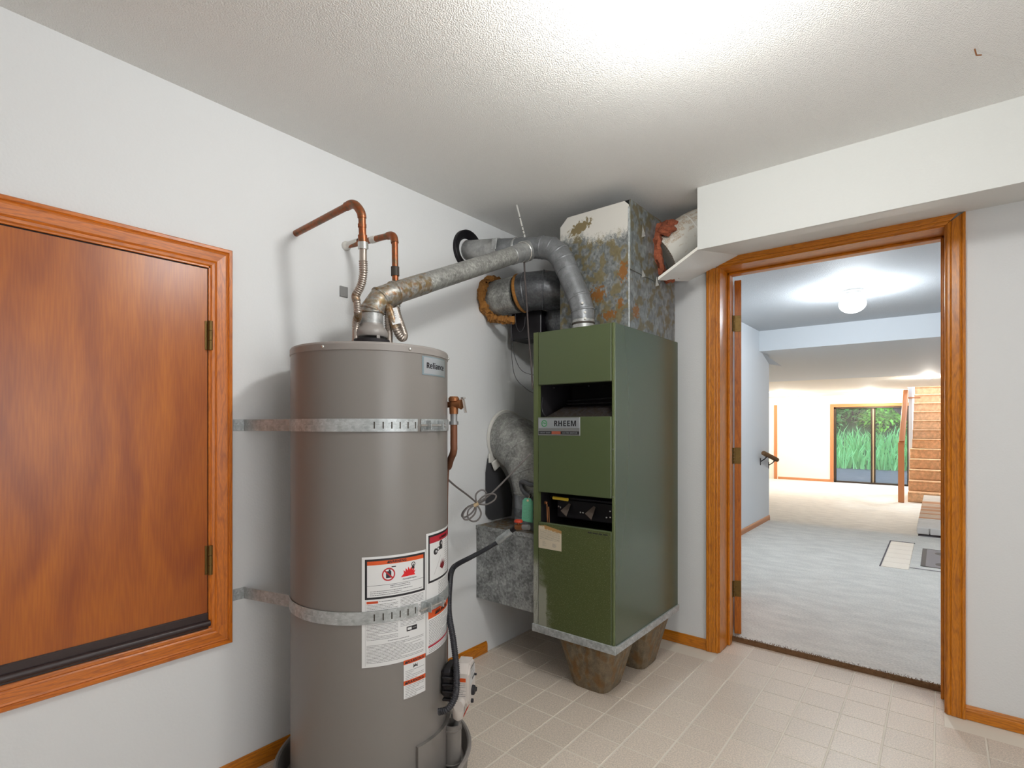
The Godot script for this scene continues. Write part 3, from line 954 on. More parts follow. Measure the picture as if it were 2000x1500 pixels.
	# low hatch door in the left wall
	var ht := struct_node("door_2", "low orange wood hatch door in the left wall")
	var y0 := 0.535; var y1 := 1.722; var zr := -0.731; var zl := 0.35
	st = mb(); moulding(st, Vector3(LEFT, y0, zr), Vector3(LEFT, y1, zr), Vector3(0, 0, -1), Vector3.RIGHT, CASING, 1.0, 1.0); obj("casing", st, m("oak_hatch"), ht)
	st = mb(); moulding(st, Vector3(LEFT, y1, zl), Vector3(LEFT, y1, zr), Vector3.UP, Vector3.RIGHT, CASING, 1.0, 1.0); obj("casing", st, m("oak_hatch"), ht)
	st = mb(); moulding(st, Vector3(LEFT, y0, zl), Vector3(LEFT, y0, zr), Vector3.DOWN, Vector3.RIGHT, CASING, 1.0, 1.0); obj("casing", st, m("oak_hatch"), ht)
	st = mb(); moulding(st, Vector3(LEFT, y0, zl), Vector3(LEFT, y1, zl), Vector3.BACK, Vector3.RIGHT, CASING, 1.0, 1.0); obj("casing", st, m("oak_hatch"), ht)
	st = mb()
	box2(st, Vector3(LEFT - 0.002, y0, zr), Vector3(LEFT + 0.010, y1, zr + 0.006), 0.001, 1)
	box2(st, Vector3(LEFT - 0.002, y1 - 0.006, zr), Vector3(LEFT + 0.010, y1, zl), 0.001, 2)
	obj("stop", st, m("oak_hatch"), ht)
	st = mb()
	var dz := zr + 0.0085
	quad(st, Vector3(LEFT + 0.006, y0 + 0.05, zl), Vector3(LEFT + 0.006, y0 + 0.05, dz), Vector3(LEFT + 0.006, y1 - 0.01, dz), Vector3(LEFT + 0.006, y1 - 0.01, zl))
	quad(st, Vector3(LEFT + 0.006, y0 + 0.05, dz), Vector3(LEFT - 0.01, y0 + 0.05, dz), Vector3(LEFT - 0.01, y1 - 0.01, dz), Vector3(LEFT + 0.006, y1 - 0.01, dz))
	obj("panel", st, m("veneer"), ht)
	st = mb()
	box2(st, Vector3(LEFT - 0.002, y0 - 0.001, zr), Vector3(LEFT + 0.003, y1, zl))
	obj("shadow_gap", st, m("dark_void"), ht)
	st = mb()
	box2(st, Vector3(LEFT, y0 + 0.022, zr + 0.006), Vector3(LEFT + 0.011, y0 + 0.052, zl), 0.003, 2)
	tube(st, line(Vector3(LEFT + 0.013, y0 + 0.018, zr + 0.004), Vector3(LEFT + 0.013, y0 + 0.018, zl)), 0.0105, 14)
	box2(st, Vector3(LEFT, y0 - 0.001, zr + 0.004), Vector3(LEFT + 0.008, y0 + 0.012, zl), 0.001, 2)
	obj("draught_strip", st, m("sweep_rubber"), ht)
	for y in [1.494, 0.759]:
		st = mb()
		for q in 3:
			tube(st, line(Vector3(LEFT + 0.0165, y - 0.048 + q * 0.032 + 0.0006, zr + 0.003), Vector3(LEFT + 0.0165, y - 0.048 + (q + 1) * 0.032 - 0.0006, zr + 0.003)), 0.0068, 12)
		box2(st, Vector3(LEFT + 0.005, y - 0.047, zr + 0.004), Vector3(LEFT + 0.0085, y + 0.047, zr + 0.016), 0.0005)
		obj("hinge", st, m("brass_old"), ht)

# ---------------------------------------------------------------- lamps
func globe(called: String, label: String, at: Vector3, r: float, squash: float, glow: String, group := "") -> Node3D:
	var t := thing(called, label, "ceiling light", at, group)
	var st := mb()
	lathe(st, Vector3.ZERO, [Vector2(0.0, -0.024), Vector2(r * 0.66, -0.024), Vector2(r * 0.78, -0.019), Vector2(r * 0.80, -0.005), Vector2(r * 0.86, 0.0)], 40)
	obj("ceiling_plate", st, m("white_enamel"), t)
	st = mb()
	lathe(st, Vector3.ZERO, [Vector2(r * 0.55, -0.05), Vector2(r * 0.62, -0.045), Vector2(r * 0.60, -0.024)], 40)
	obj("collar", st, m("white_enamel"), t)
	st = mb()
	var prof: Array = []
	for i in 25:
		var a := -PI / 2 + PI * 0.87 * i / 24.0
		prof.append(Vector2(cos(a) * r, sin(a) * r * squash))
	var top: Vector2 = prof[-1]
	prof.append(Vector2(0, top.y))
	lathe(st, Vector3(0, -0.048 - top.y, 0), prof, 40, Basis.IDENTITY, true)
	obj("globe", st, m(glow), t)
	return t

func lamp(at: Vector3, color: Color, energy: float, size: float) -> void:
	var l := OmniLight3D.new()
	l.name = numbered("lamp", self)
	l.position = at
	l.light_color = color
	l.light_energy = energy
	l.light_size = size
	l.omni_range = 30.0
	l.omni_attenuation = 2.0
	l.shadow_enabled = true
	add_child(l, true)

# ---------------------------------------------------------------- water heater and what is fixed to it
func on_heater(deg: float, y: float, off := 0.0) -> Vector3:
	var a := deg_to_rad(deg)
	return Vector3(HX + cos(a) * (HR + off), y, HZ + sin(a) * (HR + off))

func facing(deg: float) -> Basis:     # z points out of the cylinder, x to the right as seen from outside
	return Basis(Vector3.UP, PI / 2 - deg_to_rad(deg))

func build_heater() -> void:
	var t := thing("water_heater", "tall grey brown cylindrical water heater with white warning sheets", "water heater", Vector3(HX, 0.0, HZ))
	var c := Vector3(0, 0, 0)
	var st := mb()
	lathe(st, c, [Vector2(HR - 0.02, 0.012), Vector2(HR - 0.003, 0.012), Vector2(HR, 0.018), Vector2(HR, 1.428)], 96)
	obj("jacket", st, m("heater_body"), t)
	st = mb()
	lathe(st, c, [Vector2(HR, 1.4265), Vector2(HR + 0.0022, 1.4275), Vector2(HR + 0.0022, 1.446), Vector2(HR - 0.001, 1.4515), Vector2(HR - 0.006, 1.4535), Vector2(0, 1.4545)], 96)
	obj("cap", st, m("heater_cap"), t)
	for a in [69.0, 10.5, -48.0, 128.0, 186.0, 245.0]:
		st = mb()
		var p := on_heater(a, 1.437, 0.0022) - t.position
		lathe(st, p, [Vector2(0.0052, 0), Vector2(0.0048, 0.002), Vector2(0.003, 0.0036), Vector2(0, 0.004)], 14, facing(a) * Basis(Vector3.RIGHT, PI / 2), true)
		obj("screw", st, m("steel_bright"), t)
	# draught hood on its straps
	st = mb()
	lathe(st, c, [Vector2(0.052, 1.506), Vector2(0.0545, 1.509), Vector2(0.0555, 1.520), Vector2(0.053, 1.530), Vector2(0.047, 1.537), Vector2(0.041, 1.542), Vector2(0.0395, 1.552)], 48, Basis.IDENTITY, true)
	lathe(st, c, [Vector2(0.0, 1.520), Vector2(0.051, 1.5065)], 48)
	obj("draft_hood", st, m("heater_cap"), t)
	for a in [12.0, 132.0, 252.0]:
		st = mb()
		box(st, c + Vector3(cos(deg_to_rad(a)) * 0.052, 1.482, sin(deg_to_rad(a)) * 0.052), Vector3(0.012, 0.056, 0.0025), 0.0005, facing(a))
		obj("hood_leg", st, m("heater_cap"), t)
	st = mb()
	lathe(st, c, [Vector2(0.062, 1.4545), Vector2(0.062, 1.496), Vector2(0.0, 1.4965)], 40)
	obj("flue_opening", st, m("dark_void"), t)
	# badge
	st = mb(); cyl_patch(st, 0, 0, HR + 0.0012, 0.3, -29.5, 1.3615, 1.4215, 12)
	var badge := obj("badge", st, m("plate_blue"), t)
	st = mb(); cyl_patch(st, 0, 0, HR + 0.0016, -1.2, -28.2, 1.3655, 1.4180, 12)
	obj("badge_face", st, m("silver_label"), badge)
	var word := obj("lettering", letters("Reliance", 0.020, 0.0006, HR + 0.0018, 1.02, true), m("ink"), badge)
	word.transform = Transform3D(facing(-15.0), on_heater(-15.0, 1.393, 0.0018) - t.position)
	# warning sheets
	st = mb(); cyl_patch(st, 0, 0, HR + 0.0009, 42.6, -3.1, 0.472, 0.804, 24); var s1 := obj("warning_sheet", st, m("sheet_warning"), t)
	st = mb(); cyl_patch(st, 0, 0, HR + 0.0009, -3.5, -47.0, 0.463, 0.852, 24); var s2 := obj("warning_sheet", st, m("sheet_scald"), t)
	st = mb(); cyl_patch(st, 0, 0, HR + 0.0014, 15.1, -2.6, 0.354, 0.4735, 10); var s3 := obj("warning_sheet", st, m("sheet_small"), t)
	s1.set_meta("label", "large white sheet headed WARNING with flames and crossed can")
	s2.set_meta("label", "narrow white sheet with a red and an orange band")
	s3.set_meta("label", "small label with two orange bands")
	for w in [["WARNING", 19.2, 0.7852, 0.0074, s1], ["DANGER", -27.5, 0.8275, 0.0085, s2], ["WARNING", -24.0, 0.5875, 0.011, s2], ["WARNING", 6.0, 0.4665, 0.0085, s3], ["WARNING", 6.0, 0.4028, 0.0085, s3]]:
		var lt := obj("lettering", letters(w[0], w[3], 0.0002, HR + 0.0017, 1.15, true), m("ink"), w[4])
		lt.transform = Transform3D(facing(w[1]), on_heater(w[1], w[2], 0.0017) - t.position)
		var tr := mb()
		var h: float = w[3]
		prism(tr, PackedVector2Array([Vector2(-h * 0.55, -h * 0.5), Vector2(h * 0.55, -h * 0.5), Vector2(0, h * 0.55)]), 0.0003)
		var half := rad_to_deg(h * 4.0 / HR)
		var sy := obj("warning_triangle", tr, m("ink"), w[4])
		sy.transform = Transform3D(facing(w[1] + half), on_heater(w[1] + half, w[2], 0.0017) - t.position)
	var ft := obj("lettering", letters("Flammable Vapors", 0.0058, 0.0002, HR + 0.0011, 1.0), m("ink"), s1)
	ft.transform = Transform3D(facing(10.5), on_heater(10.5, 0.7255, 0.0011) - t.position)
	# burner cover with its upright sight tube
	st = mb(); cyl_band(st, 0, 0, HR, 0.012, 5.5, -70.0, 0.030, 0.192, 30)
	obj("burner_cover", st, m("heater_body"), t)
	var tb := on_heater(-31.0, 0.0, 0.026) - t.position
	st = mb()
	lathe(st, tb, [Vector2(0.028, 0.050), Vector2(0.0325, 0.054), Vector2(0.0325, 0.058), Vector2(0.031, 0.060), Vector2(0.031, 0.166), Vector2(0.0328, 0.168), Vector2(0.0328, 0.172), Vector2(0.031, 0.174), Vector2(0.031, 0.186), Vector2(0.028, 0.188), Vector2(0.0262, 0.186), Vector2(0.0262, 0.12), Vector2(0.0, 0.12)], 36)
	obj("sight_tube", st, m("heater_body"), t)
	# gas control
	var va := -29.0
	var vb := facing(va)
	var vc := on_heater(va, 0.335, 0.052) - t.position
	st = mb()
	box(st, vc + vb * Vector3(0, 0.006, -0.030), Vector3(0.088, 0.10, 0.044), 0.012, vb)
	for q in 4: box(st, vc + vb * Vector3(-0.046, 0.03 - q * 0.024, -0.026), Vector3(0.012, 0.009, 0.034), 0.002, vb)
	var g := obj("gas_control", st, m("black_metal"), t)
	st = mb()
	var outline := PackedVector2Array([Vector2(-0.034, -0.066), Vector2(0.030, -0.066), Vector2(0.046, -0.048), Vector2(0.046, 0.044), Vector2(0.028, 0.072), Vector2(-0.022, 0.072), Vector2(-0.044, 0.046), Vector2(-0.044, -0.05)])
	prism(st, outline, 0.040, Transform3D(vb, vc + vb * Vector3(0, 0, 0.0)))
	var inner := PackedVector2Array()
	for p in outline: inner.append(p * 0.9)
	prism(st, inner, 0.006, Transform3D(vb, vc + vb * Vector3(0, 0, 0.040)))
	obj("cover", st, m("valve_grey"), g)
	st = mb()
	var lf := vc + vb * Vector3(0, 0.026, 0.0465)
	quad(st, lf + vb * Vector3(-0.032, -0.024, 0), lf + vb * Vector3(0.034, -0.024, 0), lf + vb * Vector3(0.030, 0.030, 0), lf + vb * Vector3(-0.020, 0.030, 0))
	obj("label", st, m("sheet_valve"), g)
	st = mb()
	var ls := vc + vb * Vector3(-0.0446, 0.0, 0.020)
	quad(st, ls + vb * Vector3(0, -0.034, -0.017), ls + vb * Vector3(0, -0.034, 0.017), ls + vb * Vector3(0, 0.034, 0.017), ls + vb * Vector3(0, 0.034, -0.017))
	obj("label", st, m("sheet_valve_side"), g)
	st = mb()
	lathe(st, vc + vb * Vector3(0.0, -0.026, 0.046), [Vector2(0.016, 0), Vector2(0.015, 0.008), Vector2(0.012, 0.010), Vector2(0, 0.010)], 28, vb * Basis(Vector3.RIGHT, PI / 2))
	obj("dial", st, m("ink"), g)
	for q in [[0.034, -0.040, 0.008], [-0.012, -0.056, 0.007], [0.032, 0.012, 0.004]]:
		st = mb()
		lathe(st, vc + vb * Vector3(q[0], q[1], 0.046), [Vector2(q[2], 0), Vector2(q[2] * 0.9, 0.007), Vector2(0, 0.008)], 20, vb * Basis(Vector3.RIGHT, PI / 2))
		obj("button", st, m("ink"), g)
	st = mb()
	tube(st, line(vc + vb * Vector3(-0.030, -0.048, 0.018), vc + vb * Vector3(-0.062, -0.048, 0.018)), 0.016, 16)
	tube(st, line(vc + vb * Vector3(-0.062, -0.048, 0.018), vc + vb * Vector3(-0.072, -0.048, 0.018)), 0.019, 6)
	obj("inlet", st, m("valve_grey"), g)
	st = mb()
	lathe(st, vc + vb * Vector3(-0.010, -0.098, 0.0), [Vector2(0.008, -0.028), Vector2(0.017, -0.020), Vector2(0.020, 0.0), Vector2(0.020, 0.020), Vector2(0.014, 0.030)], 20, Basis.IDENTITY, true)
	obj("igniter_cap", st, m("valve_grey"), g)
	st = mb()
	tube(st, spline([vc + vb * Vector3(-0.002, -0.066, 0.012), vc + vb * Vector3(0.0, -0.10, 0.016), vc + vb * Vector3(-0.002, -0.15, -0.004), tb + Vector3(0, 0.16, 0)]), 0.0042, 10)
	tube(st, spline([vc + vb * Vector3(0.008, -0.066, 0.014), vc + vb * Vector3(0.010, -0.10, 0.014), vc + vb * Vector3(0.004, -0.14, -0.004), tb + Vector3(0.006, 0.15, 0.004)]), 0.003, 8)
	tube(st, line(vc + vb * Vector3(-0.004, -0.118, 0.004), tb + Vector3(0, 0.150, 0)), 0.007, 10)
	obj("burner_tube", st, m("steel_dull"), g)
	st = mb()
	tube(st, spline([vc + vb * Vector3(0.044, -0.046, 0.036), vc + vb * Vector3(0.052, -0.066, 0.036), vc + vb * Vector3(0.036, -0.086, 0.030), vc + vb * Vector3(0.016, -0.13, 0.010)]), 0.0018, 8)
	obj("sensor_wire", st, m("red_handle"), g)
	# relief valve and discharge pipe on the far side
	var rv := Vector3(-1.338, 1.274, -1.330) - t.position
	st = mb()
	tube(st, line(rv + Vector3(-0.05, 0, 0.0), rv), 0.011, 14)
	lathe(st, rv, [Vector2(0.0, -0.034), Vector2(0.015, -0.034), Vector2(0.016, -0.012), Vector2(0.013, -0.008), Vector2(0.013, 0.008), Vector2(0.019, 0.012), Vector2(0.019, 0.022), Vector2(0.014, 0.028), Vector2(0.0, 0.028)], 24)
	tube(st, line(rv, rv + Vector3(0.025, 0, -0.008)), 0.014, 16)
	tube(st, line(rv + Vector3(0.025, 0, -0.008), rv + Vector3(0.029, 0, -0.0095)), 0.018, 16)
	var relief_valve := obj("relief_valve", st, m("bronze"), t)
	st = mb()
	box(st, rv + Vector3(0.038, -0.004, -0.014), Vector3(0.004, 0.052, 0.012), 0.001, Basis(Vector3.FORWARD, -0.25))
	box(st, rv + Vector3(0.034, 0.022, -0.012), Vector3(0.014, 0.006, 0.012), 0.001)
	obj("lever", st, m("steel_bright"), relief_valve)
	st = mb()
	lathe(st, rv + Vector3(0.0, -0.034, 0), [Vector2(0.012, -0.026), Vector2(0.0125, 0)], 20)
	lathe(st, rv + Vector3(0.0, -0.060, 0), [Vector2(0.0, -0.012), Vector2(0.0165, -0.012), Vector2(0.0165, 0.0), Vector2(0.0, 0.0)], 6)
	obj("coupling", st, m("steel_dull"), relief_valve)
	st = mb()
	tube(st, spline([rv + Vector3(0, -0.072, 0), rv + Vector3(0, -0.14, 0), rv + Vector3(-0.002, -0.17, 0.0), rv + Vector3(-0.060, -0.22, -0.035), rv + Vector3(-0.128, -0.34, -0.080), rv + Vector3(-0.130, -1.2, -0.082)], 0.02), 0.0125, 14)
	obj("discharge_pipe", st, m("brown_plastic"), relief_valve)

	# tray
	st = mb()
	var rp := 0.324
	lathe(st, Vector3.ZERO, [Vector2(0.0, 0.0005), Vector2(rp - 0.014, 0.0005), Vector2(rp - 0.008, 0.004), Vector2(rp - 0.002, 0.066), Vector2(rp + 0.004, 0.073), Vector2(rp + 0.007, 0.079), Vector2(rp + 0.004, 0.085), Vector2(rp - 0.003, 0.086), Vector2(rp - 0.008, 0.081), Vector2(rp - 0.010, 0.070), Vector2(rp - 0.016, 0.010), Vector2(0.0, 0.010)], 96, Basis.IDENTITY, false)
	var pan := obj("drain_pan", st, m("pan_plastic"))
	pan.position = Vector3(HX + 0.012, 0, HZ - 0.01)
	tag(pan, "round grey drain pan with rolled rim under the water heater", "drain pan")

	# two straps holding the heater back to the wall
	for sy in [[1.2005, "upper galvanized strap round the heater, crossing bare grey steel"], [0.6215, "lower galvanized strap round the heater, crossing the white warning sheets"]]:
		var y: float = sy[0]
		var s := thing("heater_strap", sy[1], "strap", Vector3(HX, y, HZ), "galvanized straps round the water heater")
		st = mb()
		var h := 0.0195
		# band: wall tab, straight run to the tangent, then round the jacket
		cyl_band(st, 0, 0, HR + 0.002, 0.0016, 118.0, 4.5, -h, h, 60)
		cyl_band(st, 0, 0, HR + 0.002, 0.0016, 1.5, -92.0, -h, h, 50)
		var tp := Vector3(cos(deg_to_rad(118.0)) * (HR + 0.0028), 0, sin(deg_to_rad(118.0)) * (HR + 0.0028))
		var wl := Vector3(LEFT + 0.0015 - HX, 0, -0.842 - HZ)
		var wl2 := Vector3(LEFT + 0.0015 - HX, 0, -0.806 - HZ)
		for seg in [[tp, wl], [wl, wl2]]:
			var a: Vector3 = seg[0]; var b: Vector3 = seg[1]
			var dir := (b - a).normalized(); var nn := Vector3.UP.cross(dir)
			box(st, (a + b) / 2.0, Vector3(a.distance_to(b), h * 2, 0.0016), 0.0004, Basis(dir, Vector3.UP, nn))
		var te := Vector3(cos(deg_to_rad(-92.0)) * (HR + 0.0028), 0, sin(deg_to_rad(-92.0)) * (HR + 0.0028))
		var we := Vector3(LEFT + 0.0015 - HX, 0, -1.42 - HZ)
		box(st, (te + we) / 2.0, Vector3(te.distance_to(we), h * 2, 0.0016), 0.0004, Basis((we - te).normalized(), Vector3.UP, Vector3.UP.cross((we - te).normalized())))
		obj("band", st, m("galv_strap"), s)
		for q in 6:
			st = mb()
			var deg := 34.7 - q * 5.64
			cyl_patch(st, 0, 0, HR + 0.0040, deg + 0.42, deg - 0.42, -0.0105, 0.0105, 2)
			obj("slot", st, m("seam_dark"), s)
		# bent lugs and the bolt that draws them together
		for q in [-3.0, -16.0]:
			st = mb()
			var bb := facing(q)
			var at := Vector3(cos(deg_to_rad(q)), 0, sin(deg_to_rad(q))) * (HR + 0.014)
			box(st, at, Vector3(0.0022, 0.030, 0.026), 0.0005, bb)
			box(st, at + bb * Vector3(0.009 if q < -10 else -0.009, 0, -0.0105), Vector3(0.018, 0.034, 0.0022), 0.0005, bb)
			obj("lug", st, m("galv_strap"), s)
		st = mb()
		var b0 := Vector3(cos(deg_to_rad(5.0)), 0, sin(deg_to_rad(5.0))) * (HR + 0.020)
		var b1 := Vector3(cos(deg_to_rad(-18.5)), 0, sin(deg_to_rad(-18.5))) * (HR + 0.020)
		tube(st, line(b0, b1), 0.0042, 12)
		var bd := (b1 - b0).normalized()
		tube(st, line(b1 - bd * 0.008, b1), 0.0085, 6)
		var nm := b0.lerp(b1, 0.36)
		tube(st, line(nm, nm + bd * 0.007), 0.0085, 6)
		obj("bolt", st, m("steel_bright"), s)

	# hot line: copper out of the wall, two elbows, flexible connector down to the tank
	var hp := thing("hot_water_pipe", "taller copper pipe with bright flexible connector at the heater's left", "water pipe", Vector3(LEFT, 1.918, -1.033))
	var o := hp.position
	st = mb(); tube(st, PackedVector3Array([Vector3(LEFT, 1.918, -1.033) - o, Vector3(-1.520, 1.926, -1.022) - o]), 0.0118, 18); obj("copper_pipe", st, m("copper"), hp)
	st = mb(); tube(st, spline([Vector3(-1.530, 1.926, -1.022) - o, Vector3(-1.500, 1.926, -1.022) - o, Vector3(-1.476, 1.914, -1.024) - o, Vector3(-1.458, 1.889, -1.028) - o, Vector3(-1.456, 1.872, -1.030) - o], 0.006), 0.0142, 18); obj("elbow", st, m("copper"), hp)
	st = mb(); tube(st, PackedVector3Array([Vector3(-1.456, 1.875, -1.030) - o, Vector3(-1.460, 1.79, -1.036) - o]), 0.0118, 18); obj("copper_pipe", st, m("copper"), hp)
	st = mb()
	tube(st, line(Vector3(-1.457, 1.853, -1.031) - o, Vector3(-1.458, 1.842, -1.032) - o), 0.0138, 18)
	tube(st, line(Vector3(-1.459, 1.818, -1.034) - o, Vector3(-1.4595, 1.795, -1.036) - o), 0.0148, 18)
	obj("fitting", st, m("copper"), hp)
	st = mb(); tube(st, line(Vector3(-1.4595, 1.796, -1.036) - o, Vector3(-1.461, 1.774, -1.038) - o), 0.0172, 6); obj("nut", st, m("steel_bright"), hp)
	st = mb(); tube(st, line(Vector3(-1.461, 1.774, -1.038) - o, Vector3(-1.464, 1.735, -1.040) - o), 0.0118, 16); obj("sleeve", st, m("flex_steel"), hp)
	st = mb()
	corrugated(st, [Vector3(-1.464, 1.737, -1.040) - o, Vector3(-1.466, 1.700, -1.042) - o, Vector3(-1.482, 1.666, -1.046) - o, Vector3(-1.506, 1.636, -1.044) - o], 0.0112, 0.0034, 0.0068)
	corrugated(st, [Vector3(-1.507, 1.618, -1.044) - o, Vector3(-1.509, 1.606, -1.048) - o, Vector3(-1.520, 1.580, -1.058) - o], 0.0105, 0.003, 0.0062)
	corrugated(st, [Vector3(-1.543, 1.565, -1.072) - o, Vector3(-1.557, 1.550, -1.078) - o, Vector3(-1.562, 1.532, -1.080) - o], 0.0112, 0.0034, 0.0075)
	var fx := obj("flexible_connector", st, m("flex_steel"), hp)
	st = mb()
	tube(st, spline([Vector3(-1.503, 1.640, -1.044) - o, Vector3(-1.510, 1.628, -1.043) - o, Vector3(-1.507, 1.613, -1.045) - o], 0.004), 0.0135, 16)
	tube(st, spline([Vector3(-1.519, 1.582, -1.058) - o, Vector3(-1.530, 1.572, -1.066) - o, Vector3(-1.545, 1.563, -1.073) - o], 0.004), 0.0138, 16)
	obj("rusted_bend", st, m("flex_rusty"), fx)
	st = mb(); tube(st, line(Vector3(-1.562, 1.534, -1.080) - o, Vector3(-1.568, 1.484, -1.083) - o), 0.0125, 16); obj("sleeve", st, m("flex_steel"), hp)
	st = mb()
	tube(st, line(Vector3(-1.568, 1.490, -1.083) - o, Vector3(-1.569, 1.470, -1.083) - o), 0.0182, 6)
	tube(st, line(Vector3(-1.569, 1.470, -1.083) - o, Vector3(-1.569, 1.4545, -1.083) - o), 0.0165, 16)
	obj("nut", st, m("steel_bright"), hp)
	# wall clip behind the connector
	st = mb()
	box(st, Vector3(LEFT + 0.003, 1.739, -1.236), Vector3(0.005, 0.042, 0.036), 0.001)
	var wc := obj("wall_outlet_plate", st, m("steel_dull"))
	tag(wc, "small grey metal plate on the wall behind the flexible connector", "wall plate")

	# cold line
	var cp := thing("cold_water_pipe", "shorter copper pipe ending in a looped connector behind the vent elbow", "water pipe", Vector3(LEFT, 1.926, -1.246))
	o = cp.position
	st = mb(); tube(st, line(Vector3(LEFT, 1.926, -1.246) - o, Vector3(-1.592, 1.906, -1.246) - o), 0.0116, 18); obj("copper_pipe", st, m("copper"), cp)
	st = mb()
	lathe(st, Vector3(LEFT, 1.926, -1.246) - o, [Vector2(0.019, 0), Vector2(0.0185, 0.01), Vector2(0.0135, 0.02), Vector2(0.013, 0.085), Vector2(0.0118, 0.09)], 18, Basis(Vector3.FORWARD, PI / 2))
	tube(st, line(Vector3(-1.700, 1.9137, -1.246) - o, Vector3(-1.672, 1.9117, -1.246) - o), 0.0135, 18)
	obj("plaster_smear", st, m("tape_white"), cp)
	st = mb(); tube(st, spline([Vector3(-1.600, 1.9066, -1.246) - o, Vector3(-1.580, 1.904, -1.246) - o, Vector3(-1.566, 1.894, -1.246) - o, Vector3(-1.560, 1.872, -1.246) - o], 0.005), 0.0142, 18); obj("elbow", st, m("copper"), cp)
	st = mb(); tube(st, line(Vector3(-1.560, 1.876, -1.246) - o, Vector3(-1.556, 1.66, -1.246) - o), 0.0116, 18); obj("copper_pipe", st, m("copper"), cp)
	st = mb()
	tube(st, line(Vector3(-1.5585, 1.783, -1.246) - o, Vector3(-1.558, 1.750, -1.246) - o), 0.0152, 18)
	tube(st, line(Vector3(-1.5563, 1.675, -1.246) - o, Vector3(-1.556, 1.655, -1.246) - o), 0.0152, 18)
	obj("fitting", st, m("seam_dark"), cp)
	st = mb(); tube(st, line(Vector3(-1.556, 1.656, -1.246) - o, Vector3(-1.555, 1.634, -1.247) - o), 0.0175, 6); obj("nut", st, m("steel_bright"), cp)
	st = mb()
	corrugated(st, [Vector3(-1.555, 1.636, -1.247) - o, Vector3(-1.545, 1.600, -1.248) - o, Vector3(-1.520, 1.555, -1.246) - o, Vector3(-1.498, 1.522, -1.238) - o, Vector3(-1.482, 1.510, -1.214) - o, Vector3(-1.478, 1.524, -1.194) - o, Vector3(-1.480, 1.540, -1.186) - o], 0.0112, 0.0034, 0.0075)
	corrugated(st, [Vector3(-1.502, 1.604, -1.172) - o, Vector3(-1.508, 1.590, -1.176) - o, Vector3(-1.512, 1.560, -1.180) - o, Vector3(-1.512, 1.532, -1.183) - o], 0.0112, 0.0034, 0.0075)
	fx = obj("flexible_connector", st, m("flex_steel"), cp)
	st = mb(); tube(st, spline([Vector3(-1.480, 1.538, -1.186) - o, Vector3(-1.484, 1.565, -1.178) - o, Vector3(-1.492, 1.600, -1.170) - o, Vector3(-1.498, 1.612, -1.169) - o, Vector3(-1.503, 1.602, -1.172) - o], 0.004), 0.0136, 16); obj("rusted_bend", st, m("flex_rusty"), fx)
	st = mb()
	quad(st, Vector3(-1.474, 1.548, -1.168) - o, Vector3(-1.457, 1.556, -1.190) - o, Vector3(-1.473, 1.612, -1.184) - o, Vector3(-1.490, 1.604, -1.162) - o)
	quad(st, Vector3(-1.475, 1.548, -1.169) - o, Vector3(-1.491, 1.604, -1.163) - o, Vector3(-1.474, 1.612, -1.185) - o, Vector3(-1.458, 1.556, -1.191) - o)
	obj("sticker", st, m("sheet_sticker"), fx)
	st = mb(); tube(st, line(Vector3(-1.512, 1.534, -1.183) - o, Vector3(-1.513, 1.4545, -1.184) - o), 0.0120, 16); obj("sleeve", st, m("flex_steel"), cp)

# round duct along a bent line with standing seams at the joints
func duct(called: String, pts: Array, r, metal: String, parent: Node, seam := 0.004, sides := 32) -> MeshInstance3D:
	var st := mb()
	tube(st, PackedVector3Array(pts), r, sides)
	var d := obj(called, st, m(metal), parent)
	if seam > 0.0 and pts.size() > 2:
		for i in range(1, pts.size() - 1):
			var t: Vector3 = ((pts[i] - pts[i - 1]).normalized() + (pts[i + 1] - pts[i]).normalized()).normalized()
			st = mb()
			var rad: float = r[i] if not (r is float) else r
			tube(st, PackedVector3Array([pts[i] - t * 0.005, pts[i] - t * 0.002, pts[i] + t * 0.002, pts[i] + t * 0.005]), PackedFloat32Array([rad + 0.0008, rad + seam, rad + seam, rad + 0.0008]), sides, false)
			obj("seam", st, m(metal), d)
	return d

func ring(p: Vector3, dir: Vector3, r: float, w: float, proud: float, metal: String, parent: Node, called := "seam") -> void:
	var st := mb()
	var t := dir.normalized()
	tube(st, PackedVector3Array([p - t * w / 2.0, p - t * w * 0.2, p + t * w * 0.2, p + t * w / 2.0]), PackedFloat32Array([r, r + proud, r + proud, r]), 32, false)
	obj(called, st, m(metal), parent)

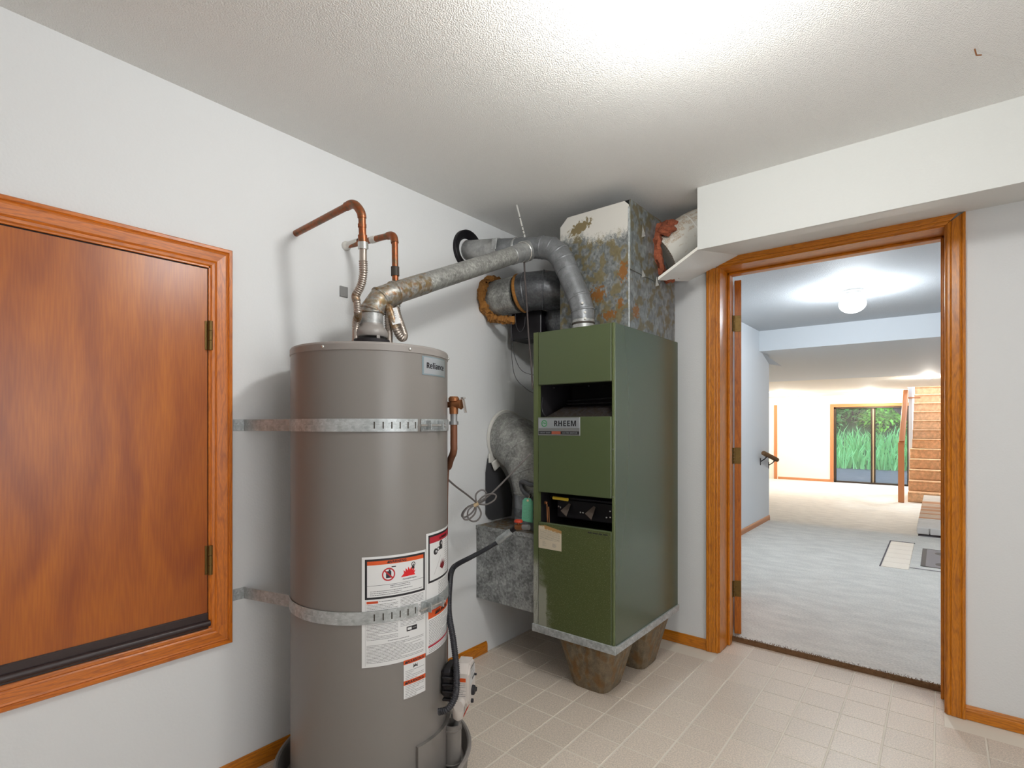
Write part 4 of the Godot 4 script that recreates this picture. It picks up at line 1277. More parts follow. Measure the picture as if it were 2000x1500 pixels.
func build_vents() -> void:
	# vent connector of the water heater
	var v := thing("heater_vent_pipe", "thin mottled galvanized vent pipe slanting up from the water heater", "vent pipe", Vector3(HX, 1.53, HZ))
	var o := v.position
	var r := 0.0385
	var p0 := Vector3(HX, 1.527, HZ); var p1 := Vector3(HX, 1.592, HZ)
	var p2 := Vector3(-1.529, 1.648, -1.160); var p3 := Vector3(-1.519, 1.674, -1.212)
	var tee := Vector3(-1.520, 2.035, -2.015)
	var slope := (tee - p3).normalized()
	duct("collar_pipe", [p0 - o, p1 - o], r, "galv", v)
	duct("elbow", [p1 - o, p1 + Vector3(0, 0.008, 0) - o, p2 - o, p3 - o], r + 0.0015, "galv_rusty", v, 0.0035)
	ring(p1 - o, Vector3.UP, r + 0.001, 0.010, 0.004, "galv_rusty", v)
	ring(p3 - o, slope, r + 0.001, 0.012, 0.0045, "galv_rusty", v)
	var far_end := p3.lerp(tee, 0.83)
	duct("pipe", [p3 - o, p3 + slope * 0.16 - o], r + 0.0008, "galv_rusty", v)
	duct("pipe", [p3 + slope * 0.155 - o, far_end - o], r, "galv_speckled", v)
	ring(far_end - o, slope, r, 0.006, 0.003, "steel_dull", v)
	duct("pipe", [far_end - o, tee - slope * 0.05 - o], r + 0.002, "galv", v)
	for q in [0.02, 0.83]:
		var sc := mb()
		lathe(sc, p3 + slope * (0.03 if q < 0.5 else 0.0) + (Vector3.ZERO if q < 0.5 else (far_end - p3) + slope * 0.01) + Vector3(0.034, -0.014, 0.012) - o, [Vector2(0.0045, 0), Vector2(0.0, 0.004)], 10, Basis(Vector3.FORWARD, PI / 2))
		obj("screw", sc, m("steel_bright"), v)
	var sc2 := mb()
	lathe(sc2, Vector3(HX + 0.024, 1.540, HZ + 0.030) - o, [Vector2(0.0045, 0), Vector2(0.003, 0.003), Vector2(0.0, 0.004)], 10, facing(52.0) * Basis(Vector3.RIGHT, PI / 2))
	obj("screw", sc2, m("steel_dull"), v)

	# flue of the furnace, through the tee to the thimble in the left wall
	var f := thing("furnace_flue_pipe", "dull grey flue pipe bending from the furnace top to the wall", "vent pipe", Vector3(-1.249, 1.632, -2.062))
	o = f.position
	var R := 0.0505
	var q0 := Vector3(-1.249, 1.632, -2.062); var q1 := Vector3(-1.252, 1.715, -2.062); var q2 := Vector3(-1.272, 1.778, -2.062)
	var q3 := Vector3(-1.350, 1.955, -2.053); var q4 := Vector3(-1.372, 1.992, -2.050); var q5 := Vector3(-1.410, 2.026, -2.045)
	var q6 := Vector3(-1.455, 2.040, -2.036); var q7 := Vector3(-1.845, 2.086, -1.962)
	duct("stub", [q0 - o, q0.lerp(q1, 0.52) - o], R, "galv", f)
	ring(q0.lerp(q1, 0.30) - o, q1 - q0, R, 0.010, 0.002, "seam_dark", f)
	duct("lower_elbow", [q0.lerp(q1, 0.5) - o, q1 - o, q2 - o, q2.lerp(q3, 0.3) - o], R + 0.001, "galv_flue", f, 0.003)
	duct("pipe", [q2.lerp(q3, 0.22) - o, q3 - o], R, "galv_flue", f)
	duct("upper_elbow", [q2.lerp(q3, 0.75) - o, q3 - o, q4 - o, q5 - o, q6 - o, q6.lerp(q7, 0.06) - o], R + 0.002, "galv_flue", f, 0.0025)
	duct("pipe", [q6.lerp(q7, 0.03) - o, q6.lerp(q7, 0.62) - o], R, "galv_flue", f)
	ring(q6.lerp(q7, 0.36) - o, q7 - q6, R, 0.012, 0.003, "galv", f)
	ring(q6.lerp(q7, 0.60) - o, q7 - q6, R, 0.008, 0.004, "galv", f)
	duct("pipe", [q6.lerp(q7, 0.58) - o, q7 - o, Vector3(LEFT + 0.002, 2.090, -1.957) - o], R + 0.0015, "galv", f, 0.0)
	var cl := q6.lerp(q7, 0.60)
	var st := mb()
	box(st, cl + Vector3(0.012, 0.012, 0.053) - o, Vector3(0.032, 0.052, 0.003), 0.001, Basis(Vector3.FORWARD, 0.12))
	obj("clip", st, m("galv"), f)
	for sc in [[-1.205, 1.700, -2.030], [-1.203, 1.672, -2.028], [-1.213, 1.740, -2.022]]:
		st = mb(); lathe(st, Vector3(sc[0] - 0.012, sc[1], sc[2] + 0.008) - o, [Vector2(0.006, 0), Vector2(0.004, 0.003), Vector2(0, 0.004)], 10, facing(45.0) * Basis(Vector3.RIGHT, PI / 2)); obj("screw", st, m("tape_white"), f)
	# saddle where the heater vent joins
	duct("saddle", [tee - slope * 0.085 - o, tee - slope * 0.02 - o], PackedFloat32Array([r + 0.004, r + 0.010]), "galv", f, 0.0)
	ring(tee - slope * 0.05 - o, slope, r + 0.006, 0.006, 0.004, "steel_bright", f)
	# thimble ring
	st = mb()
	lathe(st, Vector3.ZERO, [Vector2(0.058, 0.0), Vector2(0.060, 0.004), Vector2(0.072, 0.012), Vector2(0.090, 0.014), Vector2(0.096, 0.020), Vector2(0.100, 0.018), Vector2(0.101, 0.0)], 48, Basis(Vector3.FORWARD, -PI / 2) * Basis(Vector3.RIGHT, PI) , true)
	var th := obj("wall_thimble", st, m("black_metal"))
	th.position = Vector3(LEFT, 2.090, -1.955)
	tag(th, "black round collar ring on the wall where the flue enters", "flue collar")
	# perforated hanger strap
	st = mb()
	var ha := Vector3(-1.60, CEIL, -2.020); var hb := Vector3(-1.545, 2.088, -2.020)
	var hd := (hb - ha).normalized()
	box(st, (ha + hb) / 2.0, Vector3(0.008, ha.distance_to(hb), 0.0016), 0.0004, Basis(Vector3.UP.cross(Vector3.BACK).normalized(), Vector3.UP, Vector3.BACK).rotated(Vector3.BACK, atan2(hd.x, -hd.y)))
	var hs := obj("hanger_strap", st, m("tape_white"))
	tag(hs, "white painted strap hanging the flue pipe from the ceiling", "pipe strap")
	st = mb()
	for q in [0.36, 0.62, 0.72, 0.82]:
		box(st, ha.lerp(hb, q) + Vector3(0, 0, 0.0012), Vector3(0.008, 0.004, 0.001), 0.0)
	obj("slot", st, m("seam_dark"), hs)

# ---------------------------------------------------------------- furnace, plenum and ducts
func build_furnace() -> void:
	var xl := -1.475; var xr := -1.055; var zf := -1.99; var zb := -2.68; var y0 := 0.262; var y1 := 1.632
	var t := thing("furnace", "tall olive green gas furnace cabinet raised on concrete piers", "furnace", Vector3((xl + xr) / 2, 0.24, (zf + zb) / 2))
	var o := t.position
	var st := mb()
	# right side sheet, back, left, top
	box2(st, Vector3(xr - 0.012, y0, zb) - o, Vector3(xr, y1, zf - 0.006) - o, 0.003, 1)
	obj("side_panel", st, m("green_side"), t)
	st = mb()
	box2(st, Vector3(xl, y0, zb) - o, Vector3(xl + 0.012, y1, zf - 0.006) - o, 0.003, 1)
	obj("side_panel", st, m("green_front"), t)
	st = mb()
	box2(st, Vector3(xl + 0.01, y0, zb) - o, Vector3(xr - 0.01, y1, zb + 0.01) - o)
	box2(st, Vector3(xl + 0.01, y1 - 0.012, zb) - o, Vector3(xr - 0.01, y1, zf - 0.006) - o, 0.002)
	box2(st, Vector3(xl + 0.01, y0, zb) - o, Vector3(xr - 0.01, y0 + 0.012, zf - 0.006) - o)
	obj("casing", st, m("green_front"), t)
	# corner posts on the front
	st = mb()
	quad(st, Vector3(xl, y0, zf + 0.001) - o, Vector3(xl + 0.0265, y0, zf + 0.001) - o, Vector3(xl + 0.0265, y1, zf + 0.001) - o, Vector3(xl, y1, zf + 0.001) - o)
	quad(st, Vector3(xl, y0, zf - 0.02) - o, Vector3(xl, y0, zf + 0.001) - o, Vector3(xl, y1, zf + 0.001) - o, Vector3(xl, y1, zf - 0.02) - o)
	quad(st, Vector3(xl + 0.0265, y0, zf + 0.001) - o, Vector3(xl + 0.0265, y0, zf - 0.02) - o, Vector3(xl + 0.0265, y1, zf - 0.02) - o, Vector3(xl + 0.0265, y1, zf + 0.001) - o)
	obj("corner_post", st, m("green_corner"), t)
	st = mb()
	box2(st, Vector3(xr - 0.0125, y0, zf - 0.02) - o, Vector3(xr - 0.001, y1, zf + 0.001) - o, 0.002, 1)
	obj("corner_post", st, m("green_edge"), t)
	# fronts: cap panel, middle door, lower door
	var fx0 := xl + 0.0285; var fx1 := xr - 0.0135
	st = mb(); box2(st, Vector3(fx0, 1.386, zf - 0.018) - o, Vector3(fx1, y1 - 0.001, zf + 0.004) - o, 0.003); obj("top_panel", st, m("green_front"), t)
	st = mb(); box2(st, Vector3(fx0, 0.892, zf - 0.018) - o, Vector3(fx1, 1.238, zf + 0.004) - o, 0.003); var md := obj("middle_door", st, m("green_front"), t)
	st = mb(); box2(st, Vector3(fx0, 0.272, zf - 0.018) - o, Vector3(fx1, 0.752, zf + 0.003) - o, 0.003)
	var ld := obj("lower_door", st, m("green_front"), t)
	st = mb(); quad(st, Vector3(fx0 + 0.002, 0.274, zf + 0.0034) - o, Vector3(fx1 - 0.002, 0.274, zf + 0.0034) - o, Vector3(fx1 - 0.002, 0.749, zf + 0.0034) - o, Vector3(fx0 + 0.002, 0.749, zf + 0.0034) - o)
	obj("painted_face", st, m("green_chipped"), ld)
	st = mb()
	quad(st, Vector3(-1.444, 0.634, zf + 0.0046) - o, Vector3(-1.317, 0.634, zf + 0.0046) - o, Vector3(-1.317, 0.726, zf + 0.0046) - o, Vector3(-1.406, 0.742, zf + 0.0046) - o, Vector2(0, 1), Vector2(1, 1), Vector2(1, 0.13), Vector2(0.3, 0))
	tri(st, Vector3(-1.444, 0.634, zf + 0.0046) - o, Vector3(-1.406, 0.742, zf + 0.0046) - o, Vector3(-1.444, 0.737, zf + 0.0046) - o, Vector2(0, 1), Vector2(0.3, 0), Vector2(0, 0.04))
	obj("paper_notice", st, m("sheet_furnace"), ld)
	# stencilled line along the lower door's top right
	st = mb()
	var dx := -1.182
	for w in [0.020, 0.024, 0.016, 0.022]:
		box2(st, Vector3(dx, 0.7345, zf + 0.0034) - o, Vector3(dx + w, 0.7395, zf + 0.0040) - o)
		dx += w + 0.005
	obj("stencil", st, m("plate_black"), ld)
	# name plate
	st = mb(); box2(st, Vector3(-1.446, 1.154, zf + 0.0035) - o, Vector3(-1.2195, 1.236, zf + 0.0062) - o, 0.0012); var np := obj("name_plate", st, m("steel_dull"), md)
	st = mb(); box2(st, Vector3(-1.442, 1.1875, zf + 0.006) - o, Vector3(-1.2235, 1.2315, zf + 0.0068) - o, 0.0003); obj("plate_face", st, m("silver_label"), np)
	st = mb(); box2(st, Vector3(-1.442, 1.1595, zf + 0.006) - o, Vector3(-1.2235, 1.1735, zf + 0.0068) - o, 0.0003); obj("plate_band", st, m("plate_black"), np)
	st = mb(); box2(st, Vector3(-1.369, 1.1600, zf + 0.0066) - o, Vector3(-1.320, 1.1730, zf + 0.0071) - o); obj("plate_band", st, m("plate_rust"), np)
	var w1 := obj("lettering", letters("RHEEM", 0.0245, 0.0005, 0.0, 1.06, true), m("ink"), np)
	w1.position = Vector3(-1.297, 1.2085, zf + 0.0068) - o
	var w2 := obj("lettering", letters("ENERGY SAVER", 0.0062, 0.0003, 0.0, 1.05), m("silver_label"), np)
	w2.position = Vector3(-1.4055, 1.1666, zf + 0.0068) - o
	var w3 := obj("lettering", letters("ELECTRIC IGNITION", 0.0062, 0.0003, 0.0, 1.02), m("silver_label"), np)
	w3.position = Vector3(-1.272, 1.1666, zf + 0.0068) - o
	st = mb()
	lathe(st, Vector3(-1.410, 1.2085, zf + 0.0068) - o, [Vector2(0.0160, 0), Vector2(0.0160, 0.0006), Vector2(0.0115, 0.0006), Vector2(0.0115, 0.0)], 32, Basis(Vector3.RIGHT, PI / 2))
	prism(st, PackedVector2Array([Vector2(-0.010, -0.002), Vector2(-0.002, 0.002), Vector2(0.002, -0.003), Vector2(0.010, 0.000), Vector2(0.009, 0.004), Vector2(0.003, 0.001), Vector2(-0.001, 0.006), Vector2(-0.009, 0.003)]), 0.0006, Transform3D(Basis.IDENTITY, Vector3(-1.410, 1.2085, zf + 0.0068) - o))
	obj("emblem", st, m("logo_green"), np)

	# upper opening: dark chamber with a rusty sloping shelf and a rail
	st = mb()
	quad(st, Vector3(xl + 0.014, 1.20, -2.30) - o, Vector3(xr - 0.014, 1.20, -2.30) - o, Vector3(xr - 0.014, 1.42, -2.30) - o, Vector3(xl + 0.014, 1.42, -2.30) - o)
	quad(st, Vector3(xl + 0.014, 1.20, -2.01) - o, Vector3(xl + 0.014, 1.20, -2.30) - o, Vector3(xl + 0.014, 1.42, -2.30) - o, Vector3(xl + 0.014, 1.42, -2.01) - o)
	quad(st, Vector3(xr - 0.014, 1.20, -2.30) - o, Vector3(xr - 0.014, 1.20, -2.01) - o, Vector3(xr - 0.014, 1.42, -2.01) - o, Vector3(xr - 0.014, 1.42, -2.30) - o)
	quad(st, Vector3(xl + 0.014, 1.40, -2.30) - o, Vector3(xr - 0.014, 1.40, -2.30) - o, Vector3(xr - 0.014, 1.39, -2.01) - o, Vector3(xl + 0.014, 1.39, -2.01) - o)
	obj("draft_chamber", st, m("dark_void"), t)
	st = mb()
	quad(st, Vector3(xl + 0.04, 1.232, -2.012) - o, Vector3(xr - 0.018, 1.232, -2.012) - o, Vector3(xr - 0.03, 1.288, -2.13) - o, Vector3(xl + 0.075, 1.288, -2.13) - o)
	quad(st, Vector3(xl + 0.075, 1.288, -2.13) - o, Vector3(xr - 0.03, 1.288, -2.13) - o, Vector3(xr - 0.03, 1.23, -2.20) - o, Vector3(xl + 0.075, 1.23, -2.20) - o)
	obj("sloped_baffle", st, m("rust_floor"), t)
	st = mb()
	tube(st, line(Vector3(xl + 0.09, 1.315, -2.14) - o, Vector3(xr - 0.016, 1.327, -2.14) - o), 0.004, 8)
	box2(st, Vector3(xl + 0.09, 1.30, -2.16) - o, Vector3(xr - 0.016, 1.304, -2.13) - o)
	tube(st, spline([Vector3(xl + 0.036, 1.330, -2.012) - o, Vector3(xl + 0.030, 1.290, -2.010) - o, Vector3(xl + 0.040, 1.255, -2.010) - o, Vector3(xl + 0.058, 1.240, -2.010) - o]), 0.004, 8)
	for x in [-1.395, -1.21]: box(st, Vector3(x, 1.375, -2.04) - o, Vector3(0.008, 0.006, 0.006), 0.001)
	obj("rail", st, m("black_metal"), t)
	# lower opening: burner box with two flared burners and bright bolt heads
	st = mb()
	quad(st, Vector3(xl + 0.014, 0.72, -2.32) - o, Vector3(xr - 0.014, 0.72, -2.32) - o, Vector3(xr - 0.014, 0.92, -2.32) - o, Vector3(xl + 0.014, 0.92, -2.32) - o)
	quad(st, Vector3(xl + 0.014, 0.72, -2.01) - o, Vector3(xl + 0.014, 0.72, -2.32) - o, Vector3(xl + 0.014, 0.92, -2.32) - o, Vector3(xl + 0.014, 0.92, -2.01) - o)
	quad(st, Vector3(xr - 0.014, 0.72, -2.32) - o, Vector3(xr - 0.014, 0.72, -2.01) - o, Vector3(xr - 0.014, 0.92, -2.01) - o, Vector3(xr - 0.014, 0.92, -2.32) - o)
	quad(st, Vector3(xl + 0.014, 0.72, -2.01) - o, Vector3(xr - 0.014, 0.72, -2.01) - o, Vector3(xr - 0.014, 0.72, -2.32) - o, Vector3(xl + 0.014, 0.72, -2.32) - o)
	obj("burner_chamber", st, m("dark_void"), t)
	st = mb()
	box2(st, Vector3(xl + 0.085, 0.772, -2.12) - o, Vector3(xr - 0.036, 0.858, -2.06) - o, 0.004)
	box2(st, Vector3(xl + 0.06, 0.862, -2.06) - o, Vector3(xr - 0.02, 0.872, -2.04) - o, 0.002)
	var bx := obj("burner_box", st, m("black_metal"), t)
	for x in [-1.325, -1.195]:
		st = mb()
		var base := Vector3(x, 0.812, -2.056) - o
		quad(st, base + Vector3(-0.030, -0.004, 0.02), base + Vector3(0.008, -0.026, 0.03), base + Vector3(0.012, 0.026, 0.0), base + Vector3(0.002, 0.030, 0.0))
		quad(st, base + Vector3(0.008, -0.026, 0.03), base + Vector3(-0.030, -0.004, 0.02), base + Vector3(-0.030, -0.007, 0.019), base + Vector3(0.008, -0.030, 0.029))
		obj("burner_flare", st, m("flare"), bx)
	for p in [[-1.381, 0.822], [-1.370, 0.818], [-1.262, 0.806], [-1.248, 0.806], [-1.130, 0.797], [-1.112, 0.800], [-1.112, 0.826]]:
		st = mb(); lathe(st, Vector3(p[0], p[1], -2.060) - o, [Vector2(0.0045, 0), Vector2(0.004, 0.003), Vector2(0, 0.004)], 10, Basis(Vector3.RIGHT, PI / 2)); obj("bolt_head", st, m("steel_bright"), bx)
	st = mb(); tube(st, line(Vector3(-1.385, 0.866, -2.020) - o, Vector3(-1.306, 0.864, -2.020) - o), 0.0075, 12); obj("yellow_sleeve", st, m("yellow_grip"), bx)
	st = mb()
	tube(st, line(Vector3(-1.428, 0.83, -2.03) - o, Vector3(-1.424, 0.735, -2.03) - o), 0.0035, 8)
	tube(st, line(Vector3(-1.418, 0.82, -2.03) - o, Vector3(-1.414, 0.735, -2.03) - o), 0.0028, 8)
	box(st, Vector3(-1.430, 0.838, -2.025) - o, Vector3(0.016, 0.014, 0.012), 0.003)
	obj("pilot_tube", st, m("bronze"), bx)
	# galvanized angle round the foot
	st = mb()
	box2(st, Vector3(xl - 0.006, 0.240, zf - 0.01) - o, Vector3(xr + 0.008, 0.276, zf + 0.007) - o, 0.002)
	box2(st, Vector3(xr - 0.01, 0.240, zb) - o, Vector3(xr + 0.008, 0.272, zf - 0.005) - o, 0.002)
	box2(st, Vector3(xl - 0.006, 0.240, zb) - o, Vector3(xl + 0.01, 0.272, zf - 0.005) - o, 0.002)
	obj("base_angle", st, m("galv_strap"), t)
	for p in [[Vector3(xr - 0.0065, 1.10, zf + 0.0014), 0], [Vector3(xr - 0.0065, 0.90, zf + 0.0014), 0]]:
		st = mb(); lathe(st, p[0] - o, [Vector2(0.003, 0), Vector2(0, 0.0015)], 8, Basis(Vector3.RIGHT, PI / 2)); obj("screw", st, m("steel_dull"), t)

	# piers
	var c0 := Vector3(-1.243, 0, -2.175); var c1 := Vector3(-1.215, 0, -2.50)
	var labels := ["tapered concrete pier under the furnace's front corner", "tapered concrete pier at the back, half hidden behind the front one"]
	for i in 2:
		st = mb()
		var rings: Array = []
		for lv in [[0.0, 0.088], [0.006, 0.092], [0.225, 0.148], [0.240, 0.150]]:
			var rg := PackedVector3Array()
			for k in 32:
				var a := TAU * k / 32.0
				var d := Vector2(cos(a), sin(a))
				var sq := 1.0 / pow(pow(absf(d.x), 5.0) + pow(absf(d.y), 5.0), 0.2)
				rg.append(Vector3(d.x * sq * lv[1], lv[0], d.y * sq * lv[1]))
			rings.append(rg)
		for q in 3:
			for k in 32:
				var k2 := (k + 1) % 32
				quad(st, rings[q][k2], rings[q][k], rings[q + 1][k], rings[q + 1][k2])
		for k in 32:
			tri(st, Vector3(0, 0.24, 0), rings[3][(k + 1) % 32], rings[3][k])
		var pier := obj("concrete_pier", st, m("concrete"))
		pier.position = [c0, c1][i]
		tag(pier, labels[i], "concrete pier", "concrete piers under the furnace")

func build_ducts() -> void:
	# plenum
	var x0 := -1.422; var x1 := -1.060; var zf := -2.133; var zb := -2.650; var y0 := 1.632; var y1 := 2.192
	var p := thing("supply_plenum", "rust stained galvanized plenum box on the furnace, its top oversprayed white", "air plenum", Vector3((x0 + x1) / 2, y0, (zf + zb) / 2))
	var o := p.position
	var st := mb()
	var poly := [Vector2(x0, y0), Vector2(x1, y0), Vector2(x1, y1 - 0.022), Vector2(x1 - 0.022, y1), Vector2(x0 + 0.042, y1), Vector2(x0, y1 - 0.040)]
	for i in [[0, 1, 2, 5], [5, 2, 3, 4]]:
		var q: Array = []; var uv: Array = []
		for k in i:
			q.append(Vector3(poly[k].x, poly[k].y, zf) - o)
			uv.append(Vector2((poly[k].x - x0) / (x1 - x0), (y1 - poly[k].y) / (y1 - y0)))
		quad(st, q[0], q[1], q[2], q[3], uv[0], uv[1], uv[2], uv[3])
	obj("front_sheet", st, m("plenum_front"), p)
	st = mb()
	quad(st, Vector3(x1, y0, zf) - o, Vector3(x1, y0, zb) - o, Vector3(x1, y1 - 0.004, zb) - o, Vector3(x1, y1 - 0.004, zf) - o)
	obj("side_sheet", st, m("plenum_side"), p)
	st = mb()
	box2(st, Vector3(x1, 1.888, zf - 0.33) - o, Vector3(x1 + 0.006, y1 + 0.004, zf - 0.004) - o, 0.001)
	obj("lapped_sheet", st, m("plenum_side"), p)
	picture_box(p, Vector3(x1 + 0.0065, 1.890, zf - 0.328) - o, Vector3(x1 + 0.0065, 1.890, zf - 0.006) - o, 0.302)
	st = mb()
	quad(st, Vector3(x0, y0, zb) - o, Vector3(x0, y0, zf) - o, Vector3(x0, y1 - 0.04, zf) - o, Vector3(x0, y1 - 0.04, zb) - o)
	quad(st, Vector3(x1, y0, zb) - o, Vector3(x0, y0, zb) - o, Vector3(x0, y1, zb) - o, Vector3(x1, y1, zb) - o)
	quad(st, Vector3(x0, y1 - 0.04, zf) - o, Vector3(x0 + 0.042, y1, zf) - o, Vector3(x0 + 0.042, y1, zb) - o, Vector3(x0, y1 - 0.04, zb) - o)
	quad(st, Vector3(x0 + 0.042, y1, zf) - o, Vector3(x1, y1, zf) - o, Vector3(x1, y1, zb) - o, Vector3(x0 + 0.042, y1, zb) - o)
	obj("hidden_sheets", st, m("galv_box"), p)
	st = mb(); box2(st, Vector3(x1 - 0.004, y0, zf - 0.004) - o, Vector3(x1 + 0.003, y1 - 0.03, zf + 0.003) - o, 0.001); obj("corner_seam", st, m("galv_strap"), p)
	# drive cleats bent out of the side
	for c in [[-2.245, 1.872, 0.040], [-2.245, 2.055, 0.060], [-2.395, 1.862, 0.050], [-2.452, 1.902, 0.038]]:
		st = mb()
		var b := Vector3(x1 + 0.007, c[1], c[0]) - o
		tri(st, b, b + Vector3(0.016, 0.004, -0.004), b + Vector3(0.004, c[2], 0.0))
		tri(st, b, b + Vector3(0.004, c[2], 0.0), b + Vector3(0.016, 0.004, -0.004))
		obj("bent_tab", st, m("steel_bright"), p)
	# torn insulation round the take-off collar
	st = mb()
	var rng := RandomNumberGenerator.new(); rng.seed = 9
	var cc := Vector3(x1 + 0.012, 2.055, -2.52)
	ragged(st, cc - o, Vector3.RIGHT, 0.105, 0.145, 0.05, rng, 40)
	obj("torn_insulation", st, m("fibre_orange"), p)
	st = mb()
	for k in 7:
		var a := 0.5 + k * 0.16
		var pc := cc + Vector3(0.035 + 0.010 * (k % 2), sin(a) * 0.125 + 0.004, cos(a) * 0.125)
		ragged(st, pc - o, Vector3(0.4, 1.0, 0.3).normalized(), 0.0, rng.randf_range(0.020, 0.040), 0.028, rng, 12)
	obj("insulation_tuft", st, m("fibre_orange"), p)

	# wrapped duct into the soffit
	var w := thing("wrapped_duct", "white wrapped round duct running into the open end of the soffit", "duct", Vector3(-1.03, 2.07, -2.52))
	o = w.position
	st = mb()
	tube(st, spline([Vector3(-1.062, 2.045, -2.50) - o, Vector3(-1.01, 2.09, -2.535) - o, Vector3(-0.93, 2.150, -2.585) - o, Vector3(-0.80, 2.165, -2.61) - o, Vector3(-0.45, 2.166, -2.615) - o], 0.02), 0.100, 40)
	obj("wrapped_tube", st, m("duct_wrap"), w)
	ring(Vector3(-0.945, 2.141, -2.577) - o, Vector3(0.08, 0.055, -0.05), 0.0995, 0.006, 0.002, "tape_white", w, "wire_band")

	# return box beside the furnace, standing off the floor
	var rb := thing("return_air_box", "speckled galvanized return air box between left wall and furnace", "duct box", Vector3(-1.67, 0.305, -2.16))
	o = rb.position
	st = mb(); box2(st, Vector3(LEFT, 0.306, -2.30) - o, Vector3(-1.476, 0.680, -2.024) - o, 0.002); obj("box_body", st, m("galv_box"), rb)
	st = mb(); box2(st, Vector3(LEFT, 0.662, -2.026) - o, Vector3(-1.476, 0.682, -2.020) - o, 0.001); obj("top_flange", st, m("galv_box"), rb)
	st = mb(); box2(st, Vector3(LEFT + 0.001, 0.6805, -2.29) - o, Vector3(-1.478, 0.6818, -2.03) - o); obj("dusty_top", st, m("galv_rusty"), rb)
	# elbow from the box up and into the wall
	var re := thing("return_elbow_duct", "fat mottled galvanized elbow rising from return box into the left wall", "duct", Vector3(-1.62, 0.682, -2.19))
	o = re.position
	var R := 0.118
	var b0 := Vector3(-1.600, 0.682, -2.190); var b1 := Vector3(-1.600, 0.850, -2.190); var b2 := Vector3(-1.618, 0.955, -2.196)
	var b3 := Vector3(-1.680, 1.050, -2.212); var b4 := Vector3(-1.770, 1.105, -2.235); var b5 := Vector3(LEFT + 0.005, 1.130, -2.262)
	duct("riser", [b0 - o, b1 - o], R, "galv_flue", re)
	ring(Vector3(-1.600, 0.760, -2.190) - o, Vector3.UP, R, 0.045, 0.003, "galv_dark", re)
	duct("elbow", [b1 - o, b1 + Vector3(0, 0.01, 0) - o, b2 - o, b3 - o, b4 - o, b5 - o], PackedFloat32Array([R + 0.002, R + 0.002, R + 0.010, R + 0.016, R + 0.020, R + 0.026]), "galv_speckled", re, 0.003)
	st = mb()
	lathe(st, b5 + Vector3(0.010, 0, 0) - o, [Vector2(R + 0.022, 0.0), Vector2(R + 0.036, 0.002), Vector2(R + 0.040, -0.012)], 40, Basis(Vector3.FORWARD, PI / 2))
	obj("crimped_rim", st, m("tape_white"), re)
	st = mb()
	box(st, Vector3(-1.858, 1.025, -2.130) - o, Vector3(0.010, 0.050, 0.045), 0.002)
	box(st, Vector3(-1.842, 0.990, -2.145) - o, Vector3(0.012, 0.050, 0.050), 0.004, Basis(Vector3.RIGHT, 0.5))
	obj("torn_tape", st, m("tape_white"), re)
	# sheet hung on the wall
	st = mb()
	var pl := PackedVector2Array([Vector2(0.0, 0.03), Vector2(0.025, 0.0), Vector2(0.05, -0.008), Vector2(0.205, -0.004), Vector2(0.212, 0.10), Vector2(0.190, 0.175), Vector2(0.140, 0.245), Vector2(0.075, 0.310), Vector2(0.045, 0.338), Vector2(0.015, 0.325), Vector2(0.0, 0.25)])
	prism(st, pl, 0.0025, Transform3D(Basis(Vector3(0.045, 0, -1.0).normalized(), Vector3.UP, Vector3(1.0, 0, 0.045).normalized()), Vector3.ZERO))
	var hs := obj("hanging_sheet", st, m("sheet_dark"))
	hs.position = Vector3(LEFT + 0.006, 0.700, -2.090)
	tag(hs, "dark grey sheet metal flap with rounded end hanging on the wall", "metal sheet")

	# supply duct on the left: insulated stub from the wall, elbow into the plenum
	var sd := thing("supply_elbow_duct", "dark galvanized duct elbow with yellow insulation ends, behind the flue", "duct", Vector3(-1.66, 1.87, -2.17))
	o = sd.position
	var r2 := 0.094
	var a0 := Vector3(LEFT + 0.01, 1.872, -2.135); var a1 := Vector3(-1.690, 1.878, -2.150); var a2 := Vector3(-1.640, 1.885, -2.160)
	var a3 := Vector3(-1.560, 1.885, -2.190); var a4 := Vector3(-1.490, 1.880, -2.260); var a5 := Vector3(-1.415, 1.878, -2.350)
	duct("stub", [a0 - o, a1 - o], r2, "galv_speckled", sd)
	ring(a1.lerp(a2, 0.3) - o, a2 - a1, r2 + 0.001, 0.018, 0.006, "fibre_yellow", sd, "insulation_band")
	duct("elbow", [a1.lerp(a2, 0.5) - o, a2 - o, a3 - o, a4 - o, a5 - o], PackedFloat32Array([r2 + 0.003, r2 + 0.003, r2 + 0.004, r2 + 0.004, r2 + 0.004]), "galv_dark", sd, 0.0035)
	st = mb()
	ragged(st, Vector3(LEFT + 0.030, 1.872, -2.137) - o, Vector3.RIGHT, 0.09, 0.116, 0.055, rng, 44)
	obj("insulation_collar", st, m("fibre_yellow"), sd)
	st = mb()
	for k in 9:
		ragged(st, Vector3(-1.835 + k * 0.018, 1.760 - k * 0.0035, -2.095) - o, Vector3(0.2, -0.9, 0.4).normalized(), 0.0, rng.randf_range(0.012, 0.022), 0.03, rng, 10)
	obj("insulation_tuft", st, m("fibre_yellow"), sd)
	# second, lower duct and the dark box behind it
	var ld := thing("lower_supply_duct", "shadowed round duct low behind the elbow, against the plenum", "duct", Vector3(-1.50, 1.74, -2.33))
	o = ld.position
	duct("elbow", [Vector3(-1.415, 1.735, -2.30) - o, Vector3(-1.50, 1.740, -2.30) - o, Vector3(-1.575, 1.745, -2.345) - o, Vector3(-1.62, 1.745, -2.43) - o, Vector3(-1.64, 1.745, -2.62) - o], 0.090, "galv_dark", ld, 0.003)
	st = mb(); box2(st, Vector3(-1.80, 1.655, -2.36), Vector3(-1.60, 1.800, -2.22), 0.004)
	var db := obj("black_damper_box", st, m("black_metal"))
